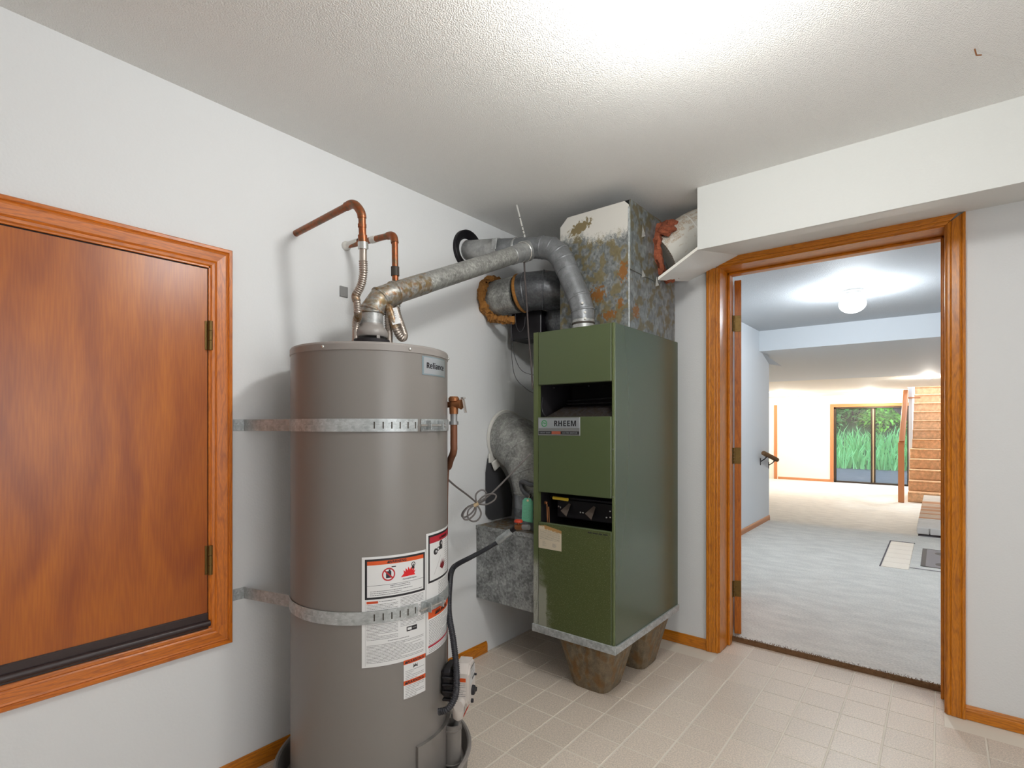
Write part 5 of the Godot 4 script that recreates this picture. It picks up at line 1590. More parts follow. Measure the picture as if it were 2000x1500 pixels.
	tag(db, "small black metal box under the insulated duct beside the furnace", "damper box")

func picture_box(parent: Node, lo: Vector3, hi: Vector3, h: float) -> void:
	var st := mb()
	quad(st, Vector3(hi.x, hi.y, hi.z), Vector3(lo.x, lo.y, lo.z), Vector3(lo.x, lo.y + h, lo.z), Vector3(hi.x, hi.y + h, hi.z), Vector2(0.02, 0.56), Vector2(0.7, 0.56), Vector2(0.7, 0.0), Vector2(0.02, 0.0))
	obj("lapped_face", st, m("plenum_side"), parent)

# torn fibre ring: rough torus between r0 and r1 round "dir"
func ragged(st: SurfaceTool, c: Vector3, dir: Vector3, r0: float, r1: float, deep: float, rng: RandomNumberGenerator, n: int) -> void:
	var u := dir.cross(Vector3.UP)
	if u.length() < 0.2: u = dir.cross(Vector3.RIGHT)
	u = u.normalized()
	var v := u.cross(dir)
	var rings: Array = []
	for lv in [[r0, -0.5], [lerpf(r0, r1, 0.75), -0.55], [r1, -0.1], [r1 * 0.98, 0.25], [lerpf(r0, r1, 0.7), 0.5], [r0, 0.4]]:
		var rg := PackedVector3Array()
		for k in n:
			var a := TAU * k / n
			var rr: float = lv[0] * (1.0 + rng.randf_range(-0.07, 0.10))
			rg.append(c + (u * cos(a) + v * sin(a)) * rr + dir * (deep * lv[1] * rng.randf_range(0.6, 1.3)))
		rings.append(rg)
	for q in rings.size() - 1:
		for k in n:
			var k2 := (k + 1) % n
			quad(st, rings[q][k], rings[q][k2], rings[q + 1][k2], rings[q + 1][k])

func build_lines() -> void:
	# black corrugated gas connector with its valve
	var g := thing("gas_connector", "black corrugated gas hose from red handled valve to the heater", "gas hose", Vector3(-1.53, 0.722, -1.95))
	var o := g.position
	var st := mb()
	tube(st, line(Vector3(-1.476, 0.728, -1.955) - o, Vector3(-1.512, 0.726, -1.952) - o), 0.0125, 16)
	obj("pipe_stub", st, m("steel_dull"), g)
	st = mb()
	tube(st, line(Vector3(-1.510, 0.726, -1.952) - o, Vector3(-1.548, 0.722, -1.948) - o), 0.0138, 16)
	tube(st, line(Vector3(-1.532, 0.724, -1.950) - o, Vector3(-1.532, 0.746, -1.946) - o), 0.007, 12)
	var vl := obj("valve_body", st, m("bronze"), g)
	st = mb()
	lathe(st, Vector3(-1.532, 0.746, -1.946) - o, [Vector2(0.0, 0.0), Vector2(0.019, 0.0), Vector2(0.021, 0.004), Vector2(0.019, 0.011), Vector2(0.008, 0.013), Vector2(0, 0.013)], 24)
	box(st, Vector3(-1.532, 0.755, -1.946) - o, Vector3(0.030, 0.009, 0.016), 0.003)
	obj("red_handle", st, m("red_handle"), vl)
	st = mb()
	tube(st, line(Vector3(-1.546, 0.722, -1.948) - o, Vector3(-1.572, 0.702, -1.942) - o), 0.0135, 6)
	obj("black_nut", st, m("black_metal"), g)
	st = mb()
	tube(st, PackedVector3Array([Vector3(-1.570, 0.703, -1.942) - o, Vector3(-1.582, 0.693, -1.939) - o, Vector3(-1.628, 0.652, -1.922) - o, Vector3(-1.640, 0.641, -1.917) - o]), PackedFloat32Array([0.013, 0.0165, 0.019, 0.011]), 18)
	obj("clear_sleeve", st, m("galv_strap"), g)
	st = mb()
	corrugated(st, [Vector3(-1.634, 0.645, -1.918) - o, Vector3(-1.672, 0.612, -1.870) - o, Vector3(-1.690, 0.588, -1.790) - o, Vector3(-1.630, 0.595, -1.640) - o, Vector3(-1.500, 0.625, -1.480) - o, Vector3(-1.415, 0.610, -1.385) - o, Vector3(-1.345, 0.545, -1.312) - o, Vector3(-1.284, 0.470, -1.274) - o, Vector3(-1.242, 0.400, -1.246) - o, Vector3(-1.212, 0.345, -1.216) - o, Vector3(-1.207, 0.318, -1.196) - o, Vector3(-1.214, 0.299, -1.176) - o, Vector3(-1.236, 0.290, -1.162) - o], 0.0092, 0.0022, 0.0062, 12)
	obj("corrugated_hose", st, m("black_rubber"), g)

	# grey cable tied up in loops between heater and furnace
	var c := thing("grey_cable", "grey cable tied in loose loops, strung between heater and furnace", "cable", Vector3(-1.69, 0.83, -1.83))
	o = c.position
	st = mb()
	tube(st, spline([Vector3(-1.44, 1.02, -1.37) - o, Vector3(-1.56, 0.955, -1.55) - o, Vector3(-1.655, 0.880, -1.74) - o, Vector3(-1.690, 0.836, -1.83) - o], 0.01), 0.0042, 10)
	tube(st, spline([Vector3(-1.690, 0.832, -1.83) - o, Vector3(-1.640, 0.880, -1.88) - o, Vector3(-1.560, 0.975, -1.93) - o, Vector3(-1.474, 1.070, -1.965) - o], 0.01), 0.0042, 10)
	var knot := Vector3(-1.690, 0.832, -1.83)
	for lp in [[Vector3(-0.040, -0.055, 0.050), 0.016, 0.0], [Vector3(-0.034, -0.064, 0.045), 0.022, 0.01], [Vector3(-0.012, -0.075, 0.016), 0.030, 0.012], [Vector3(0.022, 0.055, -0.030), 0.024, -0.01], [Vector3(0.060, 0.036, -0.060), 0.020, 0.01]]:
		var tip: Vector3 = lp[0]
		var sidev: Vector3 = tip.cross(Vector3(0.72, 0, 0.69)).normalized() * lp[1]
		var lift: Vector3 = Vector3(0.72, 0, 0.69) * lp[2]
		tube(st, spline([knot - o, knot + tip * 0.45 + sidev + lift - o, knot + tip * 0.9 + sidev * 0.8 + lift - o, knot + tip * 1.06 + lift - o, knot + tip * 0.9 - sidev * 0.8 + lift - o, knot + tip * 0.45 - sidev + lift - o, knot - o], 0.006), 0.0040, 8)
	obj("cord", st, m("cable_grey"), c)
	st = mb(); tube(st, line(knot + Vector3(0.006, 0.004, -0.004) - o, knot + Vector3(-0.008, -0.010, 0.010) - o), 0.0105, 12); obj("twist_tie", st, m("tie_tan"), c)

	# brown cable down the furnace's left edge, thin wires by the ducts, green tag on its grey hose
	st = mb()
	tube(st, spline([Vector3(-1.528, 1.985, -1.985), Vector3(-1.527, 1.90, -1.99), Vector3(-1.520, 1.78, -1.995), Vector3(-1.508, 1.62, -1.995), Vector3(-1.492, 1.50, -1.992), Vector3(-1.484, 1.41, -1.99), Vector3(-1.480, 1.37, -1.992)], 0.02), 0.0042, 10)
	var bc := obj("drop_cable", st, m("cable_dark"))
	tag(bc, "thin brown cable dropping from the flue past furnace's top left corner", "cable")
	var tw := thing("thermostat_wire", "loose thin black wires dangling beneath the insulated duct", "wire", Vector3(-1.69, 1.76, -2.09))
	o = tw.position
	for pts in [[Vector3(-1.690, 1.765, -2.09), Vector3(-1.685, 1.68, -2.085), Vector3(-1.665, 1.56, -2.08), Vector3(-1.60, 1.47, -2.06), Vector3(-1.482, 1.435, -2.03)], [Vector3(-1.665, 1.765, -2.09), Vector3(-1.655, 1.70, -2.085), Vector3(-1.625, 1.665, -2.08), Vector3(-1.600, 1.69, -2.08), Vector3(-1.602, 1.74, -2.09)], [Vector3(-1.70, 1.73, -2.10), Vector3(-1.700, 1.60, -2.10), Vector3(-1.66, 1.45, -2.08), Vector3(-1.56, 1.375, -2.05), Vector3(-1.482, 1.345, -2.03)]]:
		st = mb()
		var q: Array = []
		for v in pts: q.append(v - o)
		tube(st, spline(q, 0.015), 0.0016, 6)
		obj("strand", st, m("wire_black"), tw)
	var gh := thing("grey_conduit", "ribbed grey conduit crossing the return elbow to the furnace", "conduit", Vector3(-1.50, 0.92, -2.03))
	o = gh.position
	st = mb()
	corrugated(st, [Vector3(-1.476, 0.918, -2.03) - o, Vector3(-1.53, 0.915, -2.035) - o, Vector3(-1.575, 0.925, -2.045) - o, Vector3(-1.600, 0.918, -2.055) - o, Vector3(-1.592, 0.885, -2.055) - o, Vector3(-1.565, 0.865, -2.050) - o, Vector3(-1.538, 0.858, -2.045) - o], 0.0095, 0.002, 0.007, 12)
	obj("ribbed_tube", st, m("sheet_dark"), gh)
	var tg := thing("paper_tag", "mint green paper tag hanging beside the furnace", "tag", Vector3(-1.535, 0.80, -2.02))
	o = tg.position
	st = mb()
	prism(st, PackedVector2Array([Vector2(-0.029, -0.058), Vector2(0.027, -0.066), Vector2(0.028, 0.036), Vector2(0.016, 0.050), Vector2(-0.012, 0.052), Vector2(-0.024, 0.040)]), 0.0008, Transform3D(Basis(Vector3.UP, 0.35), Vector3.ZERO))
	obj("card", st, m("tag_green"), tg)
	st = mb()
	var bb := Basis(Vector3.UP, 0.35)
	quad(st, bb * Vector3(-0.027, -0.056, 0.0012), bb * Vector3(0.025, -0.062, 0.0012), bb * Vector3(0.026, 0.034, 0.0012), bb * Vector3(-0.022, 0.036, 0.0012))
	obj("print", st, m("sheet_tag"), tg)
	st = mb()
	lathe(st, bb * Vector3(0.002, 0.040, 0.0010), [Vector2(0.006, 0), Vector2(0.005, 0.0008), Vector2(0, 0.0008)], 14, bb * Basis(Vector3.RIGHT, PI / 2))
	tube(st, line(bb * Vector3(0.002, 0.042, 0.001), Vector3(0.0, 0.062, -0.02)), 0.0012, 6)
	obj("eyelet", st, m("tie_tan"), tg)
	# nail left in the ceiling
	st = mb()
	tube(st, line(Vector3(0.079, CEIL + 0.002, -2.005), Vector3(0.083, CEIL - 0.022, -2.000)), 0.0018, 8)
	tube(st, line(Vector3(0.083, CEIL - 0.022, -2.000), Vector3(0.094, CEIL - 0.024, -2.004)), 0.0018, 8)
	tag(obj("ceiling_hook", st, m("bronze")), "tiny bent rusty nail sticking out of the ceiling", "hook")

# ---------------------------------------------------------------- the hall and the sunken room beyond
func build_hall() -> void:
	var z0 := BACK - 0.213; var ze := -7.15
	var st := mb()
	box2(st, Vector3(-1.665, -0.10, ze), Vector3(1.3, 0.016, z0 - 0.012), 0.006)
	struct("floor_hall", st, m("carpet"), "pale stained carpet of the hall beyond the doorway")
	# frayed brown edge of the carpet in the doorway
	st = mb()
	tube(st, spline([Vector3(-0.898, 0.006, z0 - 0.008), Vector3(-0.60, 0.007, z0 - 0.006), Vector3(-0.2, 0.006, z0 - 0.009), Vector3(0.018, 0.010, z0 - 0.006)], 0.03), 0.016, 10)
	var rng := RandomNumberGenerator.new(); rng.seed = 31
	for i in 2600:
		var x := rng.randf_range(-0.897, 0.017)
		var b := Vector3(x, rng.randf_range(0.0, 0.026), z0 - rng.randf_range(-0.010, 0.022))
		var tip := b + Vector3(rng.randf_range(-0.008, 0.008), rng.randf_range(0.002, 0.010), rng.randf_range(-0.004, 0.010))
		tri(st, b + Vector3(-0.0015, 0, 0), b + Vector3(0.0015, 0, 0.001), tip)
	var cf := obj("carpet_fringe", st, m("carpet_fringe"))
	cf.set_meta("kind", "stuff")
	tag(cf, "frayed brown carpet edge along the doorway threshold", "carpet edge")
	st = mb(); lathe(st, Vector3(-0.139, 0.012, -3.491), [Vector2(0.011, 0), Vector2(0.006, 0.003), Vector2(0, 0.0035)], 9)
	tag(obj("carpet_crumb", st, m("mortar_dark")), "small dark crumb on the hall carpet near the doorway", "debris")
	st = mb()
	box2(st, Vector3(-1.785, -0.4, -7.217), Vector3(-1.665, 2.45, z0))
	struct("wall_hall_left", st, m("hall_paint"), "white hall wall carrying the short handrail")
	st = mb(); moulding(st, Vector3(-1.665, 0.012, z0), Vector3(-1.665, 0.012, -7.217), Vector3.UP, Vector3.RIGHT, scaled(BASEBOARD, 1.1))
	struct("baseboard_hall", st, m("oak_far"), "wooden baseboard of the hall wall")
	st = mb()
	box2(st, Vector3(1.3, -0.4, -17.4), Vector3(1.42, 5.0, z0))
	struct("wall_hall_right", st, m("hall_paint"))
	st = mb()
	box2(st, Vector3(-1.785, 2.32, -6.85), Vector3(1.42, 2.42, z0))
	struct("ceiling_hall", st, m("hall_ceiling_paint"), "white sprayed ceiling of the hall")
	st = mb()
	box2(st, Vector3(-1.665, 2.08, -6.87), Vector3(1.3, 2.33, -6.75))
	struct("ceiling_beam", st, m("hall_paint"), "white dropped header crossing the hall ceiling")
	st = mb()
	var A := Vector3(-1.665, 2.08, -6.87); var B := Vector3(1.3, 2.08, -6.87); var C := Vector3(1.3, LOWCEIL + 0.001, -10.2); var D := Vector3(-1.665, LOWCEIL + 0.001, -10.2); var E := Vector3(-1.665, LOWCEIL, -7.217)
	quad(st, A, D, C, B)
	quad(st, A, Vector3(-3.7, 2.08, -6.87), Vector3(-3.7, LOWCEIL + 0.001, -10.2), D)
	tri(st, A, E, Vector3(-1.59, LOWCEIL, -7.56))
	tri(st, A, Vector3(-1.59, LOWCEIL, -7.56), E)
	var lift := Vector3(0, 0.09, 0)
	quad(st, A + lift, B + lift, C + lift, D + lift)
	struct("ceiling_slope", st, m("hall_paint"), "underside sloping from the header to the low ceiling")

	# sunken room
	st = mb()
	box2(st, Vector3(-3.7, LOW - 0.1, FAR), Vector3(1.3, LOW, ze))
	box2(st, Vector3(-3.7, LOW, ze - 0.29), Vector3(1.3, LOW + 0.146, ze))
	struct("floor_far", st, m("carpet_far"), "pale carpet of the sunken family room")
	st = mb()
	box2(st, Vector3(-3.7, LOWCEIL, -13.3), Vector3(1.3, LOWCEIL + 0.12, -10.2))
	box2(st, Vector3(-3.7, LOWCEIL, FAR), Vector3(-0.50, LOWCEIL + 0.12, -13.3))
	struct("ceiling_far", st, m("far_paint"), "low warm lit ceiling of the family room")
	st = mb()
	box2(st, Vector3(-3.82, LOW - 0.1, FAR - 0.15), Vector3(-3.7, 2.3, -7.1))
	struct("wall_far_left", st, m("far_paint"))
	st = mb()
	box2(st, Vector3(-3.7, LOW - 0.1, -7.217), Vector3(-1.785, 2.3, -7.1))
	struct("wall_far_near", st, m("far_paint"))
	st = mb()
	box2(st, Vector3(-3.7, LOW - 0.1, FAR - 0.15), Vector3(-2.135, LOWCEIL + 0.12, FAR))
	box2(st, Vector3(-2.135, 1.672, FAR - 0.15), Vector3(-0.34, LOWCEIL + 0.12, FAR))
	box2(st, Vector3(-0.54, LOW - 0.1, FAR - 0.15), Vector3(-0.34, 1.672, FAR))
	struct("wall_far", st, m("far_paint"), "warm lit far wall with the sliding glass door")
	st = mb(); moulding(st, Vector3(-3.46, LOW, FAR), Vector3(-2.21, LOW, FAR), Vector3.UP, Vector3.BACK, scaled(BASEBOARD, 1.2))
	struct("baseboard_far", st, m("oak_far"), "oak baseboard of the far wall")
	st = mb()
	box2(st, Vector3(-3.56, LOW, FAR), Vector3(-3.48, 1.76, FAR + 0.022), 0.003, 1)
	struct("trim_1", st, m("oak_far"), "upright oak casing at the far wall's left end")
	# stair shaft
	st = mb()
	box2(st, Vector3(-0.50, LOW, FAR), Vector3(-0.44, LOWCEIL + 0.12, -14.0))
	struct("wall_stair", st, m("hall_paint"), "white wall beside the carpeted stairs")
	st = mb()
	box2(st, Vector3(-0.62, LOWCEIL + 0.12, -17.4), Vector3(-0.50, 5.0, -13.18))
	struct("wall_stairwell_left", st, m("hall_paint"))
	st = mb()
	box2(st, Vector3(-0.62, 2.2, -17.52), Vector3(1.42, 5.0, -17.4))
	struct("wall_stairwell_back", st, m("hall_paint"))
	st = mb()
	box2(st, Vector3(-0.62, LOWCEIL + 0.12, -13.3), Vector3(1.42, 5.0, -13.18))
	struct("wall_stairwell_front", st, m("hall_paint"))
	st = mb()
	box2(st, Vector3(-0.50, LOW - 0.1, FAR - 0.15), Vector3(1.3, 1.9, FAR))
	struct("wall_stairwell_under", st, m("hall_paint"))
	st = mb()
	box2(st, Vector3(-0.62, 5.0, -17.52), Vector3(0.0, 5.1, -13.18))
	box2(st, Vector3(0.9, 5.0, -17.52), Vector3(1.42, 5.1, -13.18))
	box2(st, Vector3(0.0, 5.0, -17.52), Vector3(0.9, 5.1, -16.6))
	box2(st, Vector3(0.0, 5.0, -14.4), Vector3(0.9, 5.1, -13.18))
	struct("ceiling_stair", st, m("hall_paint"))
	st = mb()
	quad(st, Vector3(0.0, 5.05, -14.4), Vector3(0.9, 5.05, -14.4), Vector3(0.9, 5.05, -16.6), Vector3(0.0, 5.05, -16.6))
	struct("unseen_window_2", st, m("glass"))  # unseen skylight over the stairwell, lets sky light onto the steps

	# stairs
	var sr := thing("staircase", "carpeted stairs climbing away beyond the brick ledge", "stairs", Vector3(0.3, LOW, -12.75))
	for i in 13:
		st = mb()
		var y := 0.199 * i; var z := -0.257 * i
		box2(st, Vector3(-0.77, y, z - 0.30), Vector3(0.99, y + 0.199, z), 0.012)
		tube(st, line(Vector3(-0.765, y + 0.183, z + 0.008), Vector3(0.985, y + 0.183, z + 0.008)), 0.017, 12)
		obj("step", st, m("carpet_stair"), sr)
	st = mb(); box2(st, Vector3(-0.77, 2.40, -4.65), Vector3(0.99, 2.588, -3.30)); obj("landing", st, m("carpet_stair"), sr)
	var nw := thing("newel_post", "square oak post at the foot of the stairs", "newel post", Vector3(-0.565, LOW, -12.61))
	st = mb(); box2(st, Vector3(-0.047, 0, -0.047), Vector3(0.047, 1.13, 0.047), 0.004, 1); obj("shaft", st, m("oak_far"), nw)
	st = mb(); box2(st, Vector3(-0.053, 1.13, -0.053), Vector3(0.053, 1.15, 0.053), 0.006, 0); obj("cap", st, m("oak_far"), nw)
	st = mb()
	var ra := Vector3(-0.560, 0.84, -12.66); var rb := Vector3(-0.548, 1.90, -14.04)
	var rd := (rb - ra).normalized()
	box(st, (ra + rb) / 2.0, Vector3(ra.distance_to(rb), 0.15, 0.085), 0.008, Basis(rd, (Vector3.UP - rd * rd.y).normalized(), rd.cross((Vector3.UP - rd * rd.y).normalized())))
	tag(obj("stair_rail", st, m("oak_far")), "broad oak handrail rising beside the stairs", "handrail")
	st = mb(); box2(st, Vector3(-0.54, 1.765, -13.99), Vector3(-0.30, 1.795, -13.95), 0.004)
	struct("trim_2", st, m("oak_far"), "short oak trim across the stair wall's end")

	# brick ledge beside the stairs
	var bl := thing("brick_ledge", "low brick ledge at the right edge of the doorway view", "brick wall", Vector3(0.08, LOW, -8.9))
	st = mb(); box2(st, Vector3(-0.255, 0, -1.70), Vector3(0.40, 0.315, 1.695)); obj("mortar_core", st, m("mortar_dark"), bl)
	var shared: Array = []
	for i in 2:
		st = mb(); box(st, Vector3.ZERO, Vector3(0.205, 0.066, 0.094), 0.006); shared.append(st.commit())
	for r in 33:
		var cols := ["brick_glare_white", "brick_pale", "brick_orange"]
		for cidx in 3:
			var kind: int = 0 if r < 7 else (rng.randi() % 2 + 1 if r < 25 else 0)  # white rows at both ends paint the glare of light on the brick
			var b := obj("brick", shared[0], m(cols[kind]), bl)
			b.position = Vector3(-0.165 + cidx * 0.213, 0.349 + rng.randf_range(-0.002, 0.002), 1.645 - r * 0.1025)
	for cidx in 5:
		st = mb(); box(st, Vector3.ZERO, Vector3(0.104, 0.068, 0.03), 0.005)
		var b := obj("brick", st, m("brick_glare_white"), bl)
		b.position = Vector3(-0.213 + cidx * 0.113, 0.346, 1.706)
	st = mb(); box2(st, Vector3(-0.245, 0, 1.69), Vector3(0.39, 0.296, 1.702), 0.003); obj("base_course", st, m("mat_grey"), bl)

	# patch where a stove stood: a column of white tiles, bare subfloor, outlined sheet
	var sp := thing("stove_pad", "patch of white border tiles and bare subfloor in the hall carpet", "floor patch", Vector3(-0.1, 0.012, -6.02))
	st = mb(); box2(st, Vector3(-0.092, 0, -0.62), Vector3(0.55, 0.003, 0.52)); obj("subfloor", st, m("subfloor"), sp)
	for i in 6:
		st = mb(); box(st, Vector3(-0.185, 0.004, -0.515 + i * 0.2055), Vector3(0.186, 0.008, 0.200), 0.002)
		obj("tile", st, m("pad_tile"), sp)
	st = mb(); box2(st, Vector3(-0.29, 0, -0.635), Vector3(-0.085, 0.010, -0.622)); box2(st, Vector3(-0.292, 0, -0.62), Vector3(-0.282, 0.006, 0.62)); obj("dark_edge", st, m("mortar_dark"), sp)  # left strip paints the shadow line along the tiles
	st = mb(); box2(st, Vector3(-0.09, 0.003, 0.508), Vector3(0.55, 0.007, 0.528)); obj("lower_edge", st, m("mat_grey"), sp)
	var sm := thing("stove_mat", "grey sheet with black outline and ovals on the bare subfloor", "mat", Vector3(0.2, 0.015, -6.03))
	st = mb(); box2(st, Vector3(-0.318, 0, -0.40), Vector3(0.30, 0.003, 0.41)); obj("sheet", st, m("mat_grey"), sm)
	st = mb()
	box2(st, Vector3(-0.322, 0.002, -0.405), Vector3(-0.288, 0.0036, 0.415))
	box2(st, Vector3(-0.322, 0.002, -0.405), Vector3(0.30, 0.0036, -0.385))
	box2(st, Vector3(-0.322, 0.002, 0.392), Vector3(0.30, 0.0036, 0.415))
	obj("outline", st, m("ink"), sm)
	for p in [[-0.155, -0.22], [-0.150, 0.26]]:
		st = mb(); lathe(st, Vector3(p[0], 0.003, p[1]), [Vector2(0.075, 0), Vector2(0.075, 0.0008), Vector2(0, 0.0008)], 28)
		var ov := obj("oval_mark", st, m("ink"), sm)
	# short wall handrail
	var hr := thing("handrail", "short brown handrail on two black brackets at the hall wall's end", "handrail", Vector3(-1.595, 0.82, -6.98))
	st = mb(); tube(st, PackedVector3Array([Vector3(0, 0.058, 0.33), Vector3(0, 0.055, 0.315), Vector3(0, -0.055, -0.33), Vector3(0, -0.056, -0.34)]), PackedFloat32Array([0.020, 0.027, 0.027, 0.022]), 18); obj("rail", st, m("carpet_fringe"), hr)
	for z in [0.18, -0.21]:
		st = mb()
		tube(st, spline([Vector3(0, z * 0.17 - 0.025, z), Vector3(-0.020, z * 0.17 - 0.05, z), Vector3(-0.068, z * 0.17 - 0.085, z)], 0.008), 0.006, 8)
		box(st, Vector3(-0.0675, z * 0.17 - 0.085, z), Vector3(0.005, 0.085, 0.022), 0.002)
		box(st, Vector3(0, z * 0.17 - 0.028, z), Vector3(0.030, 0.004, 0.05), 0.001)
		obj("bracket", st, m("ink"), hr)

	# sliding glass door
	var sd := struct_node("door_3", "dark framed sliding glass door onto the green garden")
	var b0 := LOW
	st = mb()
	moulding(st, Vector3(-2.135, b0, FAR), Vector3(-2.135, 1.672, FAR), Vector3.LEFT, Vector3.BACK, scaled(CASING, 1.2), 0.0, 1.0)
	obj("casing", st, m("oak_far"), sd)
	st = mb()
	moulding(st, Vector3(-2.135, 1.672, FAR), Vector3(-0.54, 1.672, FAR), Vector3.UP, Vector3.BACK, scaled(CASING, 1.2), 1.0, 0.0)
	obj("casing", st, m("oak_far"), sd)
	st = mb()
	box2(st, Vector3(-2.135, b0, FAR - 0.10), Vector3(-2.082, 1.672, FAR - 0.005), 0.004)
	box2(st, Vector3(-0.60, b0, FAR - 0.10), Vector3(-0.54, 1.672, FAR - 0.005), 0.004)
	box2(st, Vector3(-2.135, 1.625, FAR - 0.10), Vector3(-0.54, 1.672, FAR - 0.005), 0.004)
	box2(st, Vector3(-2.135, b0, FAR - 0.10), Vector3(-0.54, b0 + 0.045, FAR - 0.005), 0.004)
	obj("frame", st, m("frame_bronze"), sd)
	st = mb(); box2(st, Vector3(-1.335, b0, FAR - 0.05), Vector3(-1.300, 1.63, FAR - 0.015), 0.003); box2(st, Vector3(-1.273, b0, FAR - 0.08), Vector3(-1.238, 1.63, FAR - 0.04), 0.003); obj("meeting_stile", st, m("frame_bronze"), sd)
	st = mb(); box2(st, Vector3(-1.300, b0, FAR - 0.06), Vector3(-1.273, 1.63, FAR - 0.045), 0.002); obj("weather_strip", st, m("tie_tan"), sd)
	st = mb(); quad(st, Vector3(-2.085, b0 + 0.04, FAR - 0.06), Vector3(-1.30, b0 + 0.04, FAR - 0.06), Vector3(-1.30, 1.63, FAR - 0.06), Vector3(-2.085, 1.63, FAR - 0.06)); obj("pane", st, m("glass"), sd)
	st = mb(); quad(st, Vector3(-1.27, b0 + 0.04, FAR - 0.07), Vector3(-0.59, b0 + 0.04, FAR - 0.07), Vector3(-0.59, 1.63, FAR - 0.07), Vector3(-1.27, 1.63, FAR - 0.07)); obj("pane", st, m("glass"), sd)

func leafy(c: Vector3, r: Vector3, n: int, leaf: float, rng: RandomNumberGenerator, narrow := 0.3) -> SurfaceTool:
	var st := mb()
	for i in n:
		var d := Vector3(rng.randfn(), rng.randfn(), rng.randfn()).normalized() * pow(rng.randf(), 0.4)
		var p := c + Vector3(d.x * r.x, absf(d.y) * r.y if rng.randf() < 0.8 else d.y * r.y * 0.4, d.z * r.z)
		var dir := (Vector3(d.x, d.y * 0.6, d.z) + Vector3(rng.randf_range(-0.8, 0.8), rng.randf_range(-0.6, 0.9), rng.randf_range(-0.8, 0.8))).normalized()
		var side := dir.cross(Vector3(rng.randf() - 0.5, 1.0, rng.randf() - 0.5)).normalized() * leaf * narrow
		var l := leaf * rng.randf_range(0.6, 1.3)
		var mid := p + dir * l * 0.5 + Vector3(0, 0.04 * l, 0)
		tri(st, p, mid + side, mid - side)
		tri(st, mid - side, mid + side, p + dir * l - Vector3(0, 0.15 * l, 0))
	return st

func build_garden() -> void:
	var st := mb()
	box2(st, Vector3(-30, LOW - 0.5, -25.5), Vector3(20, LOW - 0.10, -16.16))
	struct("ground_patio", st, m("patio"), "dark paved ground outside the sliding door")
	st = mb()
	quad(st, Vector3(-30, LOW - 0.14, -23.0), Vector3(20, LOW - 0.14, -23.0), Vector3(20, 7.0, -36.0), Vector3(-30, 7.0, -36.0))
	quad(st, Vector3(-30, 7.0, -36.0), Vector3(20, 7.0, -36.0), Vector3(20, 9.0, -60.0), Vector3(-30, 9.0, -60.0))
	struct("ground_bank", st, m("soil"), "overgrown bank rising behind the house")
	var rng := RandomNumberGenerator.new(); rng.seed = 404
	st = mb()
	for i in 2600:
		var x := rng.randf_range(-9, 4); var z := rng.randf_range(-24.6, -22.6)
		var b := Vector3(x, LOW - 0.12 + maxf(0.0, (-z - 23.0) * 0.55), z)
		var hgt := rng.randf_range(0.35, 0.95)
		var lean := Vector3(rng.randf_range(-0.35, 0.35), 1.0, rng.randf_range(-0.25, 0.35)) * hgt
		var w := Vector3(0.022, 0, 0.008)
		tri(st, b - w, b + w, b + lean * 0.6 + w * 0.7)
		tri(st, b - w, b + lean * 0.6 + w * 0.7, b + lean * 0.6 - w * 0.7)
		tri(st, b + lean * 0.6 - w * 0.7, b + lean * 0.6 + w * 0.7, b + lean * 0.9 + Vector3(lean.x * 0.5, 0, lean.z * 0.5))
	var gr := obj("grass", st, m("leaf1"))
	gr.set_meta("kind", "stuff")
	tag(gr, "long pale grass along the foot of the garden bank", "grass")
	var spots := [[-4.2, -25.4, 1.1, 1, "broad grey green shrub at the left of the glass door"], [-2.7, -26.2, 1.2, 0, "mid green shrub low behind the left pane"], [-1.6, -25.6, 0.9, 2, "bright yellow green shrub beside the door's meeting stile"], [-0.6, -26.0, 1.1, 3, "dark green shrub behind the right pane"], [-3.4, -28.2, 1.5, 0, "tall leafy shrub high behind the left pane"], [-1.8, -28.6, 1.5, 1, "pale leafy shrub at the middle of the bank"], [-0.4, -28.8, 1.5, 3, "deep green shrub near the leaning trunk"], [-5.4, -28.0, 1.6, 3, "dark shrub at the bank's left end"], [-3.0, -31.0, 2.0, 3, "shadowy shrub topping the bank on the left"], [-0.9, -31.2, 2.0, 0, "shrub topping the bank on the right"]]
	for s in spots:
		var base := Vector3(s[0], LOW - 0.12 + (-s[1] - 23.0) * 0.55, s[1])
		var t := thing("shrub", s[4], "shrub", base, "shrubs on the garden bank")
		var r: float = s[2]
		st = leafy(Vector3(0, r * 0.35, 0), Vector3(r * 0.95, r * 1.05, r * 0.8), int(1500 * r), 0.24, rng, 0.22)
		obj("foliage", st, m("leaf%d" % s[3]), t)
		st = mb()
		for k in 3: tube(st, spline([Vector3(0.06 * k - 0.06, -0.1, 0), Vector3(0.15 * k - 0.15, r * 0.5, 0.1)], 0.1), 0.03, 6)
		obj("stem", st, m("bark"), t)
	var tr := thing("leaning_tree", "dark leaning tree trunk crossing the right pane's top corner", "tree", Vector3(0.7, LOW - 0.12, -19.6))
	st = mb()
	tube(st, spline([Vector3(0, -0.1, 0), Vector3(-0.35, 0.7, -0.1), Vector3(-1.5, 1.95, -0.4), Vector3(-2.6, 3.2, -0.8), Vector3(-3.0, 4.2, -1.0)], 0.1), 0.115, 12)
	obj("trunk", st, m("bark"), tr)
	obj("foliage", leafy(Vector3(-2.8, 4.0, -1.0), Vector3(2.0, 1.4, 1.6), 2200, 0.2, rng), m("leaf3"), tr)

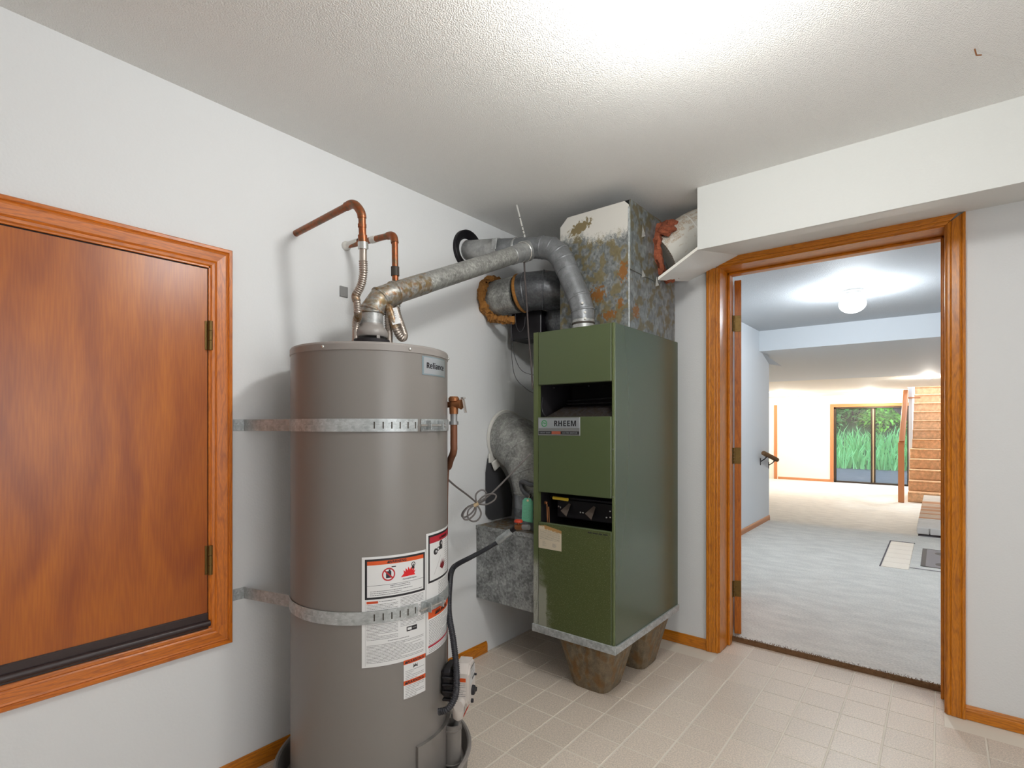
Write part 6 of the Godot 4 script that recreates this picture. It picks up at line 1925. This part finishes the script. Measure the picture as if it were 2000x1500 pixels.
func _ready() -> void:
	# camera: level, its lens shifted up; picture frame 2000 x 1500, focal length 1033.56 px, horizon at row 830.73
	var cam := Camera3D.new()
	cam.name = "camera"
	add_child(cam, true)
	cam.position = Vector3(0, 1.2, 0)
	cam.rotation = Vector3(0, 0.678888, 0)
	cam.projection = Camera3D.PROJECTION_FRUSTUM
	cam.near = 0.05
	cam.far = 200.0
	cam.size = 2.0 * 750.0 / 1033.56 * cam.near
	cam.frustum_offset = Vector2(0, 80.73 / 1033.56 * cam.near)
	cam.current = true
	# sky and exposure
	var env := Environment.new()
	var sky := Sky.new()
	var psm := ProceduralSkyMaterial.new()
	psm.sky_top_color = rgb8(150, 182, 216)
	psm.sky_horizon_color = rgb8(214, 222, 228)
	psm.ground_horizon_color = rgb8(120, 124, 112)
	psm.ground_bottom_color = rgb8(70, 74, 62)
	psm.sky_energy_multiplier = 2.4
	psm.ground_energy_multiplier = 0.6
	sky.sky_material = psm
	env.background_mode = Environment.BG_SKY
	env.sky = sky
	env.tonemap_mode = Environment.TONE_MAPPER_LINEAR
	env.tonemap_exposure = 1.0
	env.sdfgi_enabled = true
	env.ssao_enabled = true
	env.ssil_enabled = true
	var we := WorldEnvironment.new()
	we.name = "world_environment"
	we.environment = env
	add_child(we, true)
	# fill light at the added window in the right wall, out of frame
	var day := AreaLight3D.new()
	day.name = "added_fill_light"
	day.area_size = Vector2(1.7, 1.3)
	day.position = Vector3(1.86, 1.25, -0.5)
	day.rotation = Vector3(0, PI / 2, 0)
	day.light_color = Color(0.97, 0.99, 1.0)
	day.light_energy = 1.95
	day.area_range = 30.0
	day.shadow_enabled = true
	add_child(day, true)
	# lamps: the globe over the camera's right shoulder, the hall globe, the recessed downlights
	lamp(Vector3(-0.435, 2.12, -1.128), Color(0.985, 0.99, 0.98), 0.66, 0.075)
	lamp(Vector3(-0.555, 2.215, -5.16), Color(0.93, 0.97, 1.0), 1.55, 0.09)
	var cans := [Vector3(-2.9, LOWCEIL, -13.6), Vector3(-2.83, LOWCEIL, -15.0), Vector3(-1.21, LOWCEIL, -14.0), Vector3(-1.22, LOWCEIL, -15.4), Vector3(-0.13, LOWCEIL, -10.7)]
	for p in cans:
		lamp(p - Vector3(0, 0.06, 0), Color(1.0, 0.965, 0.925), 1.35, 0.06)
	lamp(Vector3(0.45, 4.2, -15.4), Color(0.93, 0.97, 1.0), 9.0, 0.12)  # unseen lamp high in the stairwell, lights the upper steps

	make_materials()
	make_labels()
	build_room()
	build_furnace()
	build_heater()
	build_vents()
	build_ducts()
	build_lines()
	var g := globe("ceiling_globe", "bright white glass globe light on the ceiling, cut by the frame", Vector3(-0.435, CEIL, -1.128), 0.0745, 1.0, "globe_glow")
	g = globe("ceiling_globe", "white glass globe light on the hall ceiling beyond the doorway", Vector3(-0.555, 2.32, -5.16), 0.098, 0.78, "hall_globe_glow")
	build_hall()
	build_garden()
	var words := ["recessed light over the far room, leftmost and nearer", "recessed light over the far room, leftmost pair, by the wall", "recessed light above the sliding door, nearer of two", "recessed light above the sliding door, closest to the wall", "recessed light nearest the stairs"]
	for i in cans.size():
		var t := thing("recessed_light", words[i], "ceiling light", cans[i], "recessed lights of the far room")
		var st := mb()
		lathe(st, Vector3.ZERO, [Vector2(0.070, -0.002), Vector2(0.074, -0.008), Vector2(0.095, -0.006), Vector2(0.098, 0.0)], 28)
		obj("trim_ring", st, m("white_enamel"), t)
		st = mb()
		lathe(st, Vector3.ZERO, [Vector2(0.0, -0.03), Vector2(0.04, -0.026), Vector2(0.072, -0.004)], 28, Basis.IDENTITY, true)
		obj("lamp_lens", st, m("recessed_glow"), t)
